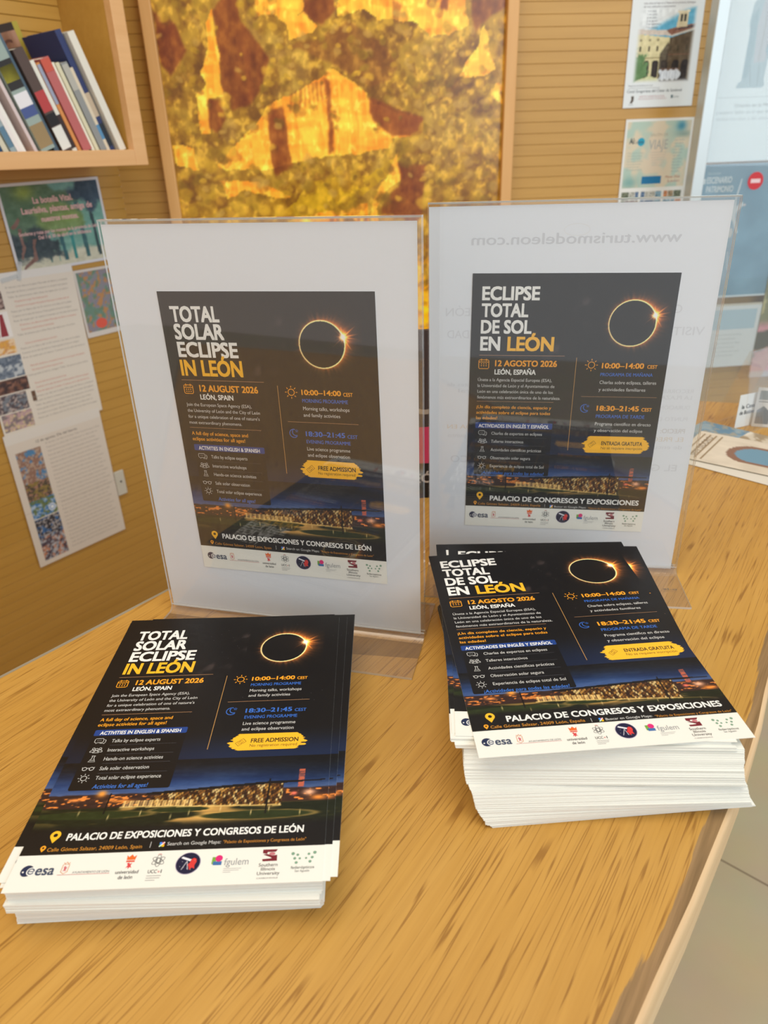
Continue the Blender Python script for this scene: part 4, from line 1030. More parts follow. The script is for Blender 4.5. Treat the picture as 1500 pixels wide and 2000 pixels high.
BK = [
 # name, x foot, width, height, depth, tilt, front offset, colour, label, patches
 ('magazine', -0.166, 0.012, 0.150, 0.10, 12, 0.004, (60, 88, 110), 'slate blue magazine leaning at the far left of the shelf row', ((0.1, 0.4, (40, 60, 84)),)),
 ('booklet', -0.150, 0.011, 0.155, 0.10, 14, 0.003, (176, 186, 182), 'pale grey booklet with a light blue patch at the left of the row', ((0.42, 0.62, (104, 150, 176)),)),
 ('magazine', -0.1345, 0.010, 0.150, 0.10, 15, 0.002, (34, 66, 100), 'dark blue magazine with pale upper spine', ((0.45, 0.98, (168, 178, 172)),)),
 ('booklet', -0.1235, 0.0085, 0.150, 0.10, 16, 0.004, (206, 200, 176), 'cream booklet with an olive band beside the dark blue magazine', ((0.3, 0.5, (170, 160, 120)),)),
 ('booklet', -0.1125, 0.0090, 0.155, 0.10, 17, 0.001, (148, 166, 170), 'grey green booklet with a blue foot', ((0.05, 0.24, (90, 124, 146)),)),
 ('leaflet', -0.1035, 0.0070, 0.165, 0.10, 18, 0.002, (228, 222, 218), 'white leaflet with a blush pink upper edge', ((0.55, 0.97, (216, 178, 176)),)),
 ('leaflet', -0.0955, 0.0065, 0.150, 0.10, 19, 0.004, (232, 230, 222), 'plain white folded leaflet left of the grey green magazine', ()),
 ('leaflet', -0.0760, 0.0055, 0.140, 0.10, 20, 0.003, (214, 196, 192), 'thin white leaflet with a rosy edge left of the grey green magazine', ()),
 ('magazine', -0.0480, 0.0250, 0.178, 0.10, 20, -0.001, (150, 166, 158), 'grey green magazine with black and yellow picture on its spine', ((0.50, 0.72, (44, 42, 40)), (0.56, 0.68, (186, 178, 64)), (0.36, 0.47, (226, 224, 226)), (0.28, 0.36, (72, 88, 140)), (0.03, 0.22, (150, 128, 90)))),
 ('booklet', -0.0385, 0.0080, 0.168, 0.10, 21, 0.006, (84, 104, 118), 'blue grey booklet behind the dark brown magazine', ()),
 ('magazine', -0.0170, 0.0180, 0.148, 0.10, 21, 0.000, (84, 68, 62), 'dark brown magazine with red and white bands', ((0.40, 0.60, (178, 66, 66)), (0.26, 0.38, (30, 28, 30)), (0.02, 0.25, (222, 222, 214)))),
 ('leaflet', -0.0065, 0.0085, 0.134, 0.10, 22, 0.003, (226, 224, 210), 'white leaflet with a black foot between brown and orange', ((0.04, 0.42, (58, 42, 40)),)),
 ('booklet', 0.0010, 0.0060, 0.132, 0.10, 22, 0.002, (210, 140, 76), 'thin orange booklet with slate upper spine', ((0.55, 0.98, (150, 158, 178)),)),
 ('book', 0.0195, 0.0165, 0.138, 0.10, 22, 0.000, (182, 100, 98), 'thick dusty red book in the middle of the row', ((0.86, 0.99, (196, 88, 70)),)),
 ('leaflet', 0.0265, 0.0055, 0.134, 0.10, 22, 0.003, (236, 232, 212), 'cream white leaflet to the right of the red book', ()),
 ('booklet', 0.0345, 0.0065, 0.134, 0.10, 21, 0.001, (214, 208, 176), 'ivory booklet with a straw coloured spine', ()),
 ('book', 0.0480, 0.0115, 0.134, 0.10, 21, 0.000, (142, 144, 142), 'grey book between the ivory booklet and the beige leaflet', ((0.7, 0.98, (176, 174, 164)),)),
 ('leaflet', 0.0560, 0.0065, 0.128, 0.10, 20, 0.002, (218, 204, 178), 'beige leaflet with a blue foot', ((0.15, 0.33, (86, 140, 180)),)),
 ('magazine', 0.0690, 0.0110, 0.182, 0.10, 19, 0.008, (52, 62, 104), 'tall navy magazine behind the white book', ((0.3, 0.5, (196, 176, 150)), (0.04, 0.24, (40, 48, 58)))),
 ('book', 0.0860, 0.0130, 0.180, 0.10, 19, -0.001, (222, 218, 204), 'thick white book, tallest near the right end of the row', ()),
]
_x = None; _fixed = []
for b in BK:
    b = list(b); t_ = d(19.5); b[5] = 19.5
    if _x is not None: b[1] = max(b[1], _x[0] + b[2] * math.cos(t_) + _x[1] * math.sin(t_) * math.tan(t_) + 0.0003)
    _x = (b[1], b[2]); _fixed.append(b)
for b in _fixed: book(*b[:8], b[8], {'book': 'book', 'booklet': 'booklet', 'magazine': 'magazine', 'leaflet': 'leaflet'}[b[0]], b[9])
# wide brown brochure turned with its cover to the room, behind the row
s = Sheet(76, 180, 4.0, paper=(140, 100, 80))
im = np.zeros((31, 21, 3)) + np.array((150, 108, 84.0)); im += ((fbm(31, 21, 6, 3, 77) - 0.5) * 90)[..., None]; s.picture(2, 2, 74, 178, im, 1)
s.text('CC', 14, 54, 22, 44, (92, 56, 42), 0.02); s.rect(0, 0, 76, 11, (58, 46, 40), 2); s.rect(66, 0, 76, 180, (176, 160, 66), 3)
put_sheet('brochure', s.mesh(M_POSTER), W1 @ Matrix.Translation((-0.010, -0.038, 0.3502 + 0.100)) @ Matrix.Rotation(d(-15), 4, 'Y') @ RX90, 'brown brochure with big faint letters and a yellow edge behind the leaning row', 'brochure', 'brochures on the wall shelf')

# ------------------------------------------------------------------ papers on the side wall
def on_wall(name, sheet, M, x, z, off, roll, label, cat, group=None, mat=None):
    return put_sheet(name, sheet.mesh(mat or M_POSTER), M @ Matrix.Translation((x, -off, z)) @ RX90 @ Matrix.Rotation(d(roll), 4, 'Z'), label, cat, group)

def forest():
    s = Sheet(205, 152, 0.3, paper=(216, 218, 222)); nx, ny = 120, 90
    X, Y = np.meshgrid(np.linspace(0, 1, nx + 1), np.linspace(0, 1, ny + 1)); h, w = X.shape
    f = fbm(h, w, 7, 4, 51); g = fbm(h, w, 20, 3, 52)
    img = np.zeros((h, w, 3)) + np.array((118, 168, 156.0))
    img = blend(img, sm(Y + 0.15*f, 0.86, 0.95), (204, 204, 182))
    for x0, x1, c in ((0.57, 0.605, (58, 140, 138)), (0.70, 0.745, (66, 108, 112)), (0.84, 0.875, (60, 82, 86)), (0.46, 0.50, (60, 104, 112)), (0.31, 0.325, (66, 120, 120)), (0.40, 0.41, (90, 160, 156))):
        img = blend(img, ((X > x0 + 0.02*Y) & (X < x1 + 0.02*Y) & (Y < 0.95)) * 1.0, c)
    img = blend(img, sm(0.52 - X + 0.35*(f - 0.5), 0.0, 0.08) * sm(0.98 - Y + 0.2*(g - 0.5), 0.05, 0.16), (62, 76, 82))
    img = blend(img, sm(0.62 - np.hypot((X - 0.25)*0.9, Y*1.0) + 0.35*(f - 0.5), 0.0, 0.12), (92, 122, 98))
    img = blend(img, sm(0.30 - np.hypot(X - 0.5, (Y - 0.42)*1.1) + 0.2*(f - 0.5), 0.0, 0.1) * 0.9, (124, 150, 92))
    img = blend(img, np.exp(-((X - 0.22)/0.1)**2 - ((Y - 0.08)/0.09)**2), (142, 164, 84)); img = blend(img, np.exp(-((X - 0.62)/0.1)**2 - ((Y - 0.42)/0.05)**2) * 0.8, (146, 176, 92))
    img = blend(img, sm(0.34 - np.hypot((X - 0.97)*0.8, Y*0.9) + 0.25*(f - 0.5), 0, 0.08), (62, 82, 100)); img = blend(img, sm(0.12 - np.hypot((X - 0.62)*0.8, Y*0.9) + 0.1*(f - 0.5), 0, 0.05), (120, 172, 168))
    for P in (((0.02,0.47),(0.10,0.36),(0.12,0.40),(0.05,0.50)), ((0.08,0.5),(0.11,0.5),(0.115,0.72),(0.05,0.88),(0.04,0.84),(0.085,0.7)), ((0.2,0.64),(0.225,0.64),(0.2,0.9),(0.05,1.0),(0.05,0.96),(0.17,0.86))):
        img = blend(img, inpoly(X + (f - 0.5)*0.05, Y, P) * 1.0, (132, 104, 96))
    img += ((g - 0.5) * 34)[..., None]
    s.picture(5, 5, 200, 147, np.clip(img, 0, 255), 1)
    P = (226, 184, 182)
    s.text('La botella Vital.', 62, 142, 26, 36, P, 0.03); s.text('Laurisilva, plantas, amiga de', 36, 180, 42, 52, P, 0.03); s.text('nuestros montes.', 70, 146, 59, 68, P, 0.03)
    s.text('Senderos y rutas por los montes de la provincia de León', 20, 184, 82, 88, P, 0.02); s.text('Del 1 al 30 de abril en la biblioteca', 56, 166, 91, 97, P, 0.02)
    return s
on_wall('poster', forest(), W1, 0.0205, 0.2305, 0.003, 1.5, 'small forest landscape poster with pink lettering under the shelf', 'poster')

def photo_strip(s, x0, y0, x1, y1, seed, cols):
    n = 32; h = max(4, int(n * (y1 - y0) / (x1 - x0))); f = fbm(h + 1, n + 1, 7, 3, seed, (0.5 + 0.5 * h / n, 1)); g = fbm(h + 1, n + 1, 16, 2, seed + 1, (0.5 + 0.5 * h / n, 1))
    img = np.zeros((h + 1, n + 1, 3)) + np.array(cols[0], float)
    for i, c in enumerate(cols[1:]): img = blend(img, sm((f if i % 2 else g), 0.5, 0.6) * 0.8, c)
    s.picture(x0, y0, x1, y1, img, 1)

s = Sheet(212, 297, 0.3, paper=(226, 218, 204)); yy = 22
s.rect(0, 0, 212, 14, (226, 224, 218), 1)
rr = random.Random(5)
lines_l = ['El viernes a las diez en la plaza', 'Mercado de libros y artesanía', 'Taller de pintura para niños', 'Visita guiada al barrio antiguo', 'Concierto en el patio del palacio', 'Paseo por la ribera del río', 'Cuentos en la sala de lectura', 'Ruta de tapas por el centro']
for i in range(30):
    red = i in (3, 4, 8, 9, 12, 17, 18, 21, 22, 23); y = 24 + i * 8.6
    if i in (11, 16, 20): continue
    x0_ = 74 + (10 if red else 0); x1_ = (150 if red and i % 3 == 0 else 206 - rr.random() * 14)
    s.text(lines_l[i % 8] + ' ' + lines_l[(i * 3 + 1) % 8], x0_, x1_, y, y + 3.6, (206, 132, 112) if red else (160, 152, 142), 0.0)
photo_strip(s, 0, 30, 64, 62, 61, [(120, 96, 90), (190, 170, 160), (70, 56, 56)]); s.rect(0, 66, 66, 112, (236, 232, 226), 1)
for k in range(3): s.poly([(12 + 16*k, 110), (18 + 16*k, 70), (24 + 16*k, 70), (26 + 16*k, 110)], (150, 60, 66), 2)
photo_strip(s, 0, 116, 66, 142, 62, [(226, 170, 80), (206, 150, 110), (240, 220, 190)])
photo_strip(s, 0, 146, 70, 186, 63, [(120, 132, 146), (88, 100, 116), (210, 216, 216)]); photo_strip(s, 0, 188, 72, 214, 64, [(120, 86, 72), (150, 110, 96), (60, 50, 54)])
photo_strip(s, 0, 216, 62, 250, 65, [(90, 80, 84), (206, 190, 180), (120, 130, 140)]); s.rect(72, 220, 80, 240, (110, 84, 66), 2)
photo_strip(s, 4, 252, 64, 286, 66, [(190, 160, 160), (220, 204, 150), (120, 110, 116)])
on_wall('leaflet', s, W1, -0.0790, 0.0105, 0.0034, 0.0, 'cream programme sheet with photo column on its left, upper of the two joined', 'paper sheet')
s = Sheet(208, 292, 0.3, paper=(222, 212, 198)); s.rect(0, 0, 208, 20, (226, 220, 210), 1)
s.text('12 de agosto, Día del barrio', 60, 150, 26, 31, (120, 110, 104), 0.01)
for i in range(28):
    y = 36 + i * 8.8; s.text(lines_l[(i * 5) % 8] + ' ' + lines_l[(i * 3 + 2) % 8], 78, 200 - (i * 37 % 15), y, y + 3.4, (168, 158, 148), 0.0)
photo_strip(s, 14, 40, 66, 108, 67, [(150, 116, 100), (70, 60, 66), (70, 140, 196), (206, 176, 150)]); photo_strip(s, 14, 108, 66, 146, 68, [(84, 78, 66), (190, 140, 120), (150, 130, 70)])
photo_strip(s, 14, 146, 68, 186, 69, [(70, 124, 180), (200, 214, 226), (110, 120, 60)]); s.ell(58, 172, 8, 8, (226, 234, 240), 3); s.loop(58, 172, 5, 5, 1.6, (70, 130, 190), 4)
photo_strip(s, 14, 188, 68, 230, 70, [(54, 52, 60), (206, 200, 196), (60, 110, 170)]); photo_strip(s, 14, 230, 68, 282, 71, [(84, 70, 80), (40, 36, 44), (220, 150, 110), (190, 200, 210)])
s.rect(0, 168, 208, 168.6, (186, 176, 160), 1)
on_wall('leaflet', s, W1, -0.0845, -0.2775, 0.0039, 0.3, 'cream programme sheet hanging below its twin, with creased edges and photo column', 'paper sheet')
s = Sheet(92, 132, 0.3, paper=(214, 208, 200)); photo_strip(s, 5, 5, 86, 122, 72, [(140, 136, 146), (90, 80, 84), (200, 196, 200), (206, 150, 90), (90, 130, 110)]); s.ell(38, 108, 13, 10, (220, 96, 78), 3, 18)
on_wall('leaflet', s, W1, 0.0745, 0.0795, 0.0026, 1.0, 'small sheet printed with crowded coloured photos beside the programme sheets', 'paper sheet')
# white corner fastener with a black pin
root = empty('wall_clip', W1 @ Matrix.Translation((0.033, -0.001, -0.3115))); tag(root, 'small white plastic clip with black pin at the programme sheet edge', 'clip')
o = link_mesh('plate', boxes([(-0.012, 0.012, -0.004, 0.0, -0.029, 0.029)]), plain('clip_plastic', (206, 202, 186), 0.4), root); bevel(o, 0.003, 3)
V = [(0, -0.007, 0.004)]; Fc = []
o = link_mesh('pin', boxes([(-0.002, 0.002, -0.0065, -0.004, 0.002, 0.006)]), plain('black_pin', (28, 26, 26), 0.4), root); bevel(o, 0.0015, 2)
# clear tape tabs
TAPE = acrylic('clear_tape', (0.93, 0.94, 0.94), 0.22)
for x, z, r0_, lab in ((-0.078, 0.158, 0.3, 'strip of clear tape at the lower left corner of the forest poster'), (-0.100, 0.148, 1.4, 'strip of clear tape holding the top of the programme sheet')):
    o = link_mesh('tape', boxes([(-0.004, 0.004, -0.0003, 0, -0.017, 0.017)]), TAPE); o.matrix_world = W1 @ Matrix.Translation((x, -0.0042, z)) @ Matrix.Rotation(r0_, 4, 'Y'); tag(o, lab, 'tape')

# ------------------------------------------------------------------ papers on the back wall
def monastery():
    s = Sheet(150, 205, 0.3, paper=(226, 232, 234)); nx, ny = 100, 116
    X, Y = np.meshgrid(np.linspace(0, 1, nx + 1), np.linspace(0, 1, ny + 1)); h, w = X.shape; f = fbm(h, w, 18, 3, 81)
    img = np.zeros((h, w, 3)) + np.array((96, 172, 204.0)); img = blend(img, sm(0.42 - 0.42*X - Y, -0.02, 0.08), (226, 232, 234))
    img = blend(img, inpoly(X, Y, [(0,0.34),(0.6,0.4),(0.6,0.97),(0,0.97)]) * 1.0, (216, 206, 160)); img = blend(img, inpoly(X, Y, [(0.58,0.4),(1,0.3),(1,1),(0.5,1)]) * 1.0, (92, 76, 54))
    img = blend(img, inpoly(X, Y, [(0.0,0.28),(0.5,0.30),(0.6,0.375),(0.0,0.345)]) * 1.0, (208, 196, 184)); img = blend(img, inpoly(X, Y, [(0.5,0.30),(0.72,0.25),(1,0.22),(1,0.30),(0.6,0.375)]) * 1.0, (138, 96, 78)); img = blend(img, inpoly(X, Y, [(0.66,0.29),(1,0.235),(1,0.26),(0.64,0.305)]) * 1.0, (52, 54, 62)); img = blend(img, inpoly(X, Y, [(0.6,0.365),(1,0.27),(1,0.30),(0.6,0.385)]) * 1.0, (200, 196, 184))
    img = blend(img, inpoly(X, Y, [(0.69,0.06),(0.85,0.06),(0.85,0.26),(0.66,0.27)]) * 1.0, (216, 204, 170)); img = blend(img, inpoly(X, Y, [(0.67,0.055),(0.87,0.05),(0.87,0.075),(0.67,0.08)]) * 1.0, (230, 220, 190))
    for x in (0.735, 0.795): img = blend(img, ((np.abs(X - x) < 0.018) & (Y > 0.10) & (Y < 0.19)) * 1.0, (54, 52, 50))
    for x in (0.09, 0.24, 0.38, 0.60, 0.73, 0.88): img = blend(img, ((np.abs(X - x) < 0.018) & (Y > 0.50) & (Y < 0.575)) * 1.0, (70, 60, 40)); img = blend(img, np.exp(-((X - x)/0.016)**2 - ((Y - 0.425)/0.013)**2), (80, 70, 52))
    img = blend(img, ((np.abs(Y - 0.66) < 0.008) & (X < 0.5)) * 0.8, (150, 136, 96)); img = blend(img, ((np.abs(Y - 0.62) < 0.006) & (X > 0.5)) * 0.8, (130, 84, 64))
    for x, w_ in ((0.22, 0.045), (0.37, 0.06), (0.52, 0.06), (0.72, 0.06), (0.88, 0.06)):
        m = (np.abs(X - x) < w_) & (Y > 0.74) & (Y < 0.93) | (((X - x)/w_)**2 + ((Y - 0.74)/0.05)**2 < 1); img = blend(img, m * 1.0, (44, 34, 28))
    img = blend(img, inpoly(X, Y, [(0.44,0.6),(0.56,0.45),(0.6,1),(0.44,1)]) * 0.75, (62, 52, 42))
    img = blend(img, sm(0.2 - np.hypot((X - 0.06)*1.0, (Y - 0.8)*0.75) + 0.2*(f - 0.5), 0, 0.05), (92, 128, 78)); img = blend(img, inpoly(X, Y, [(0.1,0.95),(0.3,0.9),(0.6,1.0),(0,1.0)]) * 1.0, (204, 206, 160)); img = blend(img, inpoly(X, Y, [(0.45,0.96),(0.9,0.92),(1,1),(0.5,1)]) * 1.0, (50, 44, 42))
    img = blend(img, inpoly(X + 0.02*np.sin(Y*40), Y + 0.012*np.sin(X*70), [(0.46,0.83),(0.80,0.82),(0.82,0.87),(0.78,0.96),(0.45,0.96)]) * 1.0, (214, 222, 230)); img = blend(img, ((np.abs(np.sin(X*64)) < 0.25) & (X > 0.46) & (X < 0.78) & (Y > 0.85) & (Y < 0.96)) * 0.5, (150, 162, 176))
    for x in np.linspace(0.50, 0.77, 7): img = blend(img, np.exp(-((X - x)/0.014)**2 - ((Y - 0.815)/0.012)**2), (150, 112, 96))
    img += ((f - 0.5) * 40)[..., None]
    vg = sm(np.minimum(np.minimum(X, 1 - X) * 1.1, np.minimum(Y + 0.02, 1 - Y) * 1.4), 0.0, 0.10)[..., None]; img = img * vg + np.array((226, 232, 234.0)) * (1 - vg)
    s.picture(14, 32, 138, 162, np.clip(img, 0, 255), 1)
    D = (78, 70, 82)
    s.text('Canto del Oficio de Vísperas en Gregoriano', 20, 132, 15, 19, (112, 74, 88), 0.004); s.text('este canto se hace en el Paseo de los primeros domingos', 24, 130, 24, 27.4, D, 0.0); s.text('de mes, indicados a continuación:', 24, 90, 29.6, 33, D, 0.0)
    for i, b in enumerate(('4 de mayo', '1 de junio', '6 de julio', '3 de agosto', '7 de septiembre', '5 de octubre')): s.text(b, 33, 33 + 2.0*len(b), 37 + 5.4*i, 40.2 + 5.4*i, (66, 74, 92), 0.0)
    s.text('Monasterio de San Bernardo, León', 8, 60, 164, 167, (80, 84, 92), 0.0); s.rect(8, 170, 76, 170.5, (90, 94, 98), 2)
    s.text('Coral Gregoriana del Císter de Sandoval', 6, 124, 173, 178, (66, 76, 82), 0.012)
    s.poly([(16, 184), (22, 184), (22, 192), (19, 197), (14, 197), (17, 190)], (86, 72, 60), 2); s.rect(12, 199, 22, 200, (150, 150, 150), 2)
    s.text('INSTITUTO LEONÉS DE CULTURA', 34, 88, 184, 187, (180, 116, 120), 0.0); s.text('DIPUTACIÓN DE LEÓN Y AYUNTAMIENTO', 32, 92, 188.6, 191, (180, 116, 120), 0.0)
    s.rect(102, 184, 106, 190, (70, 100, 110), 2); s.text('Mansilla Mayor', 107, 120, 186, 189, (100, 120, 130), 0.0)
    return s
on_wall('poster', monastery(), W2, 1.109, 0.5045, 0.002, 0.6, 'white choir concert poster with picture of a monastery courtyard and bell tower', 'poster')

def rally():
    s = Sheet(150, 212, 0.3, paper=(228, 228, 222)); nx, ny = 60, 60; f = fbm(ny + 1, nx + 1, 5, 3, 91)
    X, Y = np.meshgrid(np.linspace(0, 1, nx + 1), np.linspace(0, 1, ny + 1))
    img = np.zeros((ny + 1, nx + 1, 3)) + np.array((216, 204, 178.0)); img = blend(img, sm(f, 0.45, 0.65), (178, 200, 186)); img = blend(img, np.exp(-((X - 0.85)/0.08)**2 - ((Y - 0.08)/0.08)**2), (66, 136, 160)); img = blend(img, np.exp(-((X - 0.12)/0.13)**2 - ((Y - 0.92)/0.1)**2), (130, 172, 166)); img = blend(img, np.exp(-((X - 0.5)/0.2)**2 - ((Y - 0.5)/0.35)**2) * 0.8, (224, 206, 184)); img = blend(img, np.exp(-((X - 0.9)/0.12)**2 - ((Y - 0.2)/0.05)**2), (140, 160, 150))
    s.picture(5, 5, 145, 132, img, 1)
    s.text('Al', 12, 22, 36, 46, (54, 64, 70), 0.03); s.text('Com', 23, 34, 40, 46, (84, 96, 100), 0.01); s.ell(38, 43, 8, 8, (40, 160, 190), 3, 22); s.text('m', 33, 43, 40, 46, (54, 90, 110), 0.02)
    s.text('SALÓN DE', 58, 96, 28, 33, (170, 160, 140), 0.0); s.text('VIAJE', 56, 98, 40, 58, (170, 172, 166), 0.01)
    for i in range(6): s.text('turismo rural', 62 + i, 96 - i, 62 + 5*i, 65 + 5*i, (184, 178, 166), 0.0)
    for i in range(11): s.text('rutas y castillos', 112, 134 - (i % 3)*2, 40 + 6*i, 43 + 6*i, (140, 156, 160), 0.0)
    for i in range(7): s.text('ferias y mercados de la comarca', 11, 46 - (i % 3)*3, 62 + 5.4*i, 65 + 5.4*i, (150, 166, 160), 0.0)
    s.rect(48, 110, 92, 125, (34, 116, 164), 3); s.text('Marzo 2026', 102, 134, 110, 115, (170, 110, 90), 0.01); s.text('León', 108, 134, 118, 123, (180, 130, 120), 0.01)
    r = random.Random(9)
    for c0, c1 in ((6, 46), (50, 98), (102, 145)):
        y = 140
        while y < 206:
            hh = r.choice((14, 17, 20)); x = c0
            while x < c1 - 6:
                ww = min(r.choice((10, 13, 18, 22)), c1 - x); base = r.choice(((120, 150, 166), (150, 130, 104), (104, 110, 90), (190, 130, 90), (96, 120, 150), (130, 110, 104), (170, 170, 160)))
                photo_strip(s, x, y, x + ww - 1.2, min(y + hh - 1.4, 209), r.randrange(9999), [base, tuple(int(q*0.6) for q in base), tuple(min(255, int(q*1.3)) for q in base)]); x += ww
            y += hh
    return s
on_wall('poster', rally(), W2, 1.1215, 0.2750, 0.002, 0.4, 'pale fair poster with blue bar and rows of small coloured photos', 'poster')

# ------------------------------------------------------------------ posters behind the glazed screen at the right
def bishop():
    s = Sheet(297, 420, 0.3, paper=(224, 234, 236)); G = (130, 138, 142); B = (150, 176, 184)
    s.text('Misa del peregrino', 8, 190, 345-320, 345-304, (124, 128, 128), 0.012); s.text('Pilgrim´s Mass', 20, 172, 345-296, 345-281, (214, 172, 164), 0.008, italic=0.1)
    # statue of a bishop in cope and mitre
    x0, y0, k = 44, 68, 1.0
    q = lambda pts: [(x0 + a, y0 + b) for a, b in pts]
    s.poly(q([(0,216),(4,206),(10,204),(12,120),(8,104),(12,72),(22,58),(34,48),(38,40),(60,40),(64,52),(72,64),(76,86),(70,140),(60,168),(58,200),(62,212),(56,216)]), (160, 184, 192), 2)
    s.poly(q([(36,42),(36,22),(42,6),(48,0),(56,10),(62,24),(60,42)]), (166, 180, 186), 3); s.ell(x0 + 48, y0 + 36, 10, 13, (190, 186, 184), 4)
    s.poly(q([(34,60),(56,58),(60,120),(54,170),(30,172),(26,110)]), (178, 184, 190), 3); s.poly(q([(62,70),(72,84),(66,130),(56,160),(52,150),(60,110)]), (132, 166, 178), 4); s.poly(q([(12,92),(24,80),(26,150),(22,196),(12,200)]), (140, 170, 180), 4)
    s.stroke(q([(44,62),(42,120),(40,168)]), 1.5, (150, 150, 150), 5); s.stroke(q([(24,176),(30,210)]), 1.2, (120, 140, 150), 5); s.stroke(q([(44,174),(46,212)]), 1.2, (120, 140, 150), 5)
    for i in range(9): s.text('Catedral de León', 116, 160, 108 + 16*i, 113 + 16*i, (180, 196, 200), 0.0)
    s.rect(10, 350-50, 290, 350-49.4, (150, 160, 164), 2)
    s.text('Oración en la Misa', 48, 130, 312, 318, G, 0.0); s.text('a nuestro Señor en el mes de los peregrinos de la Catedral de León', 10, 280, 324, 330, (160, 172, 176), 0.0); s.text('todos los días a las siete de la tarde en la capilla', 12, 240, 336, 342, (176, 186, 190), 0.0)
    return s
b = bishop(); on_wall('poster', b, W2, 1.2170 + 0.1485, 0.2945 + 0.21, 0.028, 0.2, "white pilgrim mass poster with the figure of a bishop", 'poster')
def escenario():
    s = Sheet(297, 281, 0.3, paper=(214, 226, 230)); nx, ny = 60, 56; f = fbm(ny + 1, nx + 1, 5, 4, 95); X, Y = np.meshgrid(np.linspace(0, 1, nx + 1), np.linspace(0, 1, ny + 1))
    img = np.zeros((ny + 1, nx + 1, 3)) + np.array((110, 158, 182.0)); img += ((f - 0.5) * 40)[..., None]; img = blend(img, (1 - sm(Y, 0, 0.25))[..., None][..., 0] * 0.4, (126, 150, 164)); s.picture(0, 0, 297, 277, img, 1)
    W = (226, 236, 238)
    s.rect(8, 28, 14, 38, W, 3); s.text('EN CLAVE', 18, 46, 16, 20, (190, 210, 216), 0.0); s.text('ESCENARIO', 17, 74, 25, 37, W, 0.02); s.text('PATRIMONIO', 18, 80, 43, 55, W, 0.02); s.text('de Castilla y León', 18, 58, 61, 65, (190, 210, 216), 0.0)
    s.poly([(96,30),(98,30),(96,50),(92,70),(94,86),(108,76),(110,84),(98,96),(96,106),(104,130),(108,140),(104,142),(92,116),(86,110),(72,128),(70,124),(84,100),(88,80),(92,50)], (212, 222, 226), 3); s.ell(90, 140, 6, 10, (206, 206, 204), 3); s.stroke([(92, 180), (98, 220)], 2, (200, 214, 220), 3); s.stroke([(110, 84), (116, 82)], 5, (200, 196, 196), 3)
    s.text('Junta de', 50, 74, 252, 257, W, 0.0); s.text('Castilla y León', 50, 78, 260, 265, W, 0.0)
    return s
on_wall('poster', escenario(), W2, 1.2145 + 0.1485, 0.0095 + 0.1405, 0.028, 0.2, 'blue stage festival poster with white lettering below the pilgrim poster', 'poster')
s = Sheet(190, 150, 0.3, paper=(222, 226, 226)); s.rect(10, 14, 178, 60, (176, 202, 214), 1); s.rect(24, 16, 66, 104, (128, 146, 160), 2); s.rect(24, 62, 66, 104, (150, 152, 154), 3); s.rect(0, 0, 190, 5, (206, 198, 180), 1)
for i in range(6): s.text('salas y horario de visitas', 84, 150 - (i % 2)*14, 70 + 10*i, 74 + 10*i, (176, 182, 184), 0.0)
on_wall('poster', s, W2, 1.3245, -0.0810, 0.028, 0.0, 'white information sheet with a grey blue block under the blue poster', 'poster')
s = Sheet(240, 262, 2.0, paper=(90, 100, 70)); nx = 60; f = fbm(nx + 1, nx + 1, 7, 4, 97); g = fbm(nx + 1, nx + 1, 16, 3, 98); X, Y = np.meshgrid(np.linspace(0, 1, nx + 1), np.linspace(0, 1, nx + 1))
img = np.zeros((nx + 1, nx + 1, 3)) + np.array((120, 124, 84.0)); img = blend(img, sm(g, 0.5, 0.65), (196, 186, 130)); img = blend(img, sm(Y + 0.1*(f - 0.5), 0.5, 0.55), (60, 62, 50)); img = blend(img, sm(f + 0.25*np.sin(Y*16), 0.52, 0.62) * sm(Y, 0.45, 0.55), (226, 152, 164)); img = blend(img, sm(Y, 0.93, 0.96), (206, 200, 204))
s.picture(0, 0, 240, 262, img, 1)
on_wall('poster', s, W2, 1.4175 + 0.12, -0.056, 0.030, 0.0, 'picture of pink blossom and green leaves at the right edge', 'poster')

root = empty('glazed_screen', W2 @ Matrix.Translation((1.60, -0.10, FLOOR_Z))); tag(root, 'clear glazed screen with pale metal post in front of the right-hand posters', 'screen')
o = link_mesh('post', boxes([(1.156, 1.1815, -0.106, -0.078, FLOOR_Z, 1.0)]), ALU, root); o.matrix_world = W2; bevel(o, 0.002)
o = link_mesh('pane', boxes([(1.1815, 2.3, -0.095, -0.090, FLOOR_Z, 1.0)]), GLASS, root); o.matrix_world = W2
# round red no-entry sticker on the pane
s = Sheet(34, 34, 0.2, paper=(196, 54, 60))
s.V = []; s.F = []; s.col = []; s.n = 0
ring = [(17 + 17*math.cos(2*math.pi*k/40), 17 + 17*math.sin(2*math.pi*k/40)) for k in range(40)]
s.poly(ring, (204, 58, 66), 0); s._add(ring, [tuple(range(40))], lin((204, 58, 66)), -10)
s.rect(6.5, 13.2, 27.5, 20.8, (232, 206, 210), 2)
put_sheet('sticker', s.mesh(M_POSTER), W2 @ Matrix.Translation((1.3005, -0.0956, 0.2580)) @ RX90, 'round red no-entry sticker with a white bar on the glazed screen', 'sticker')

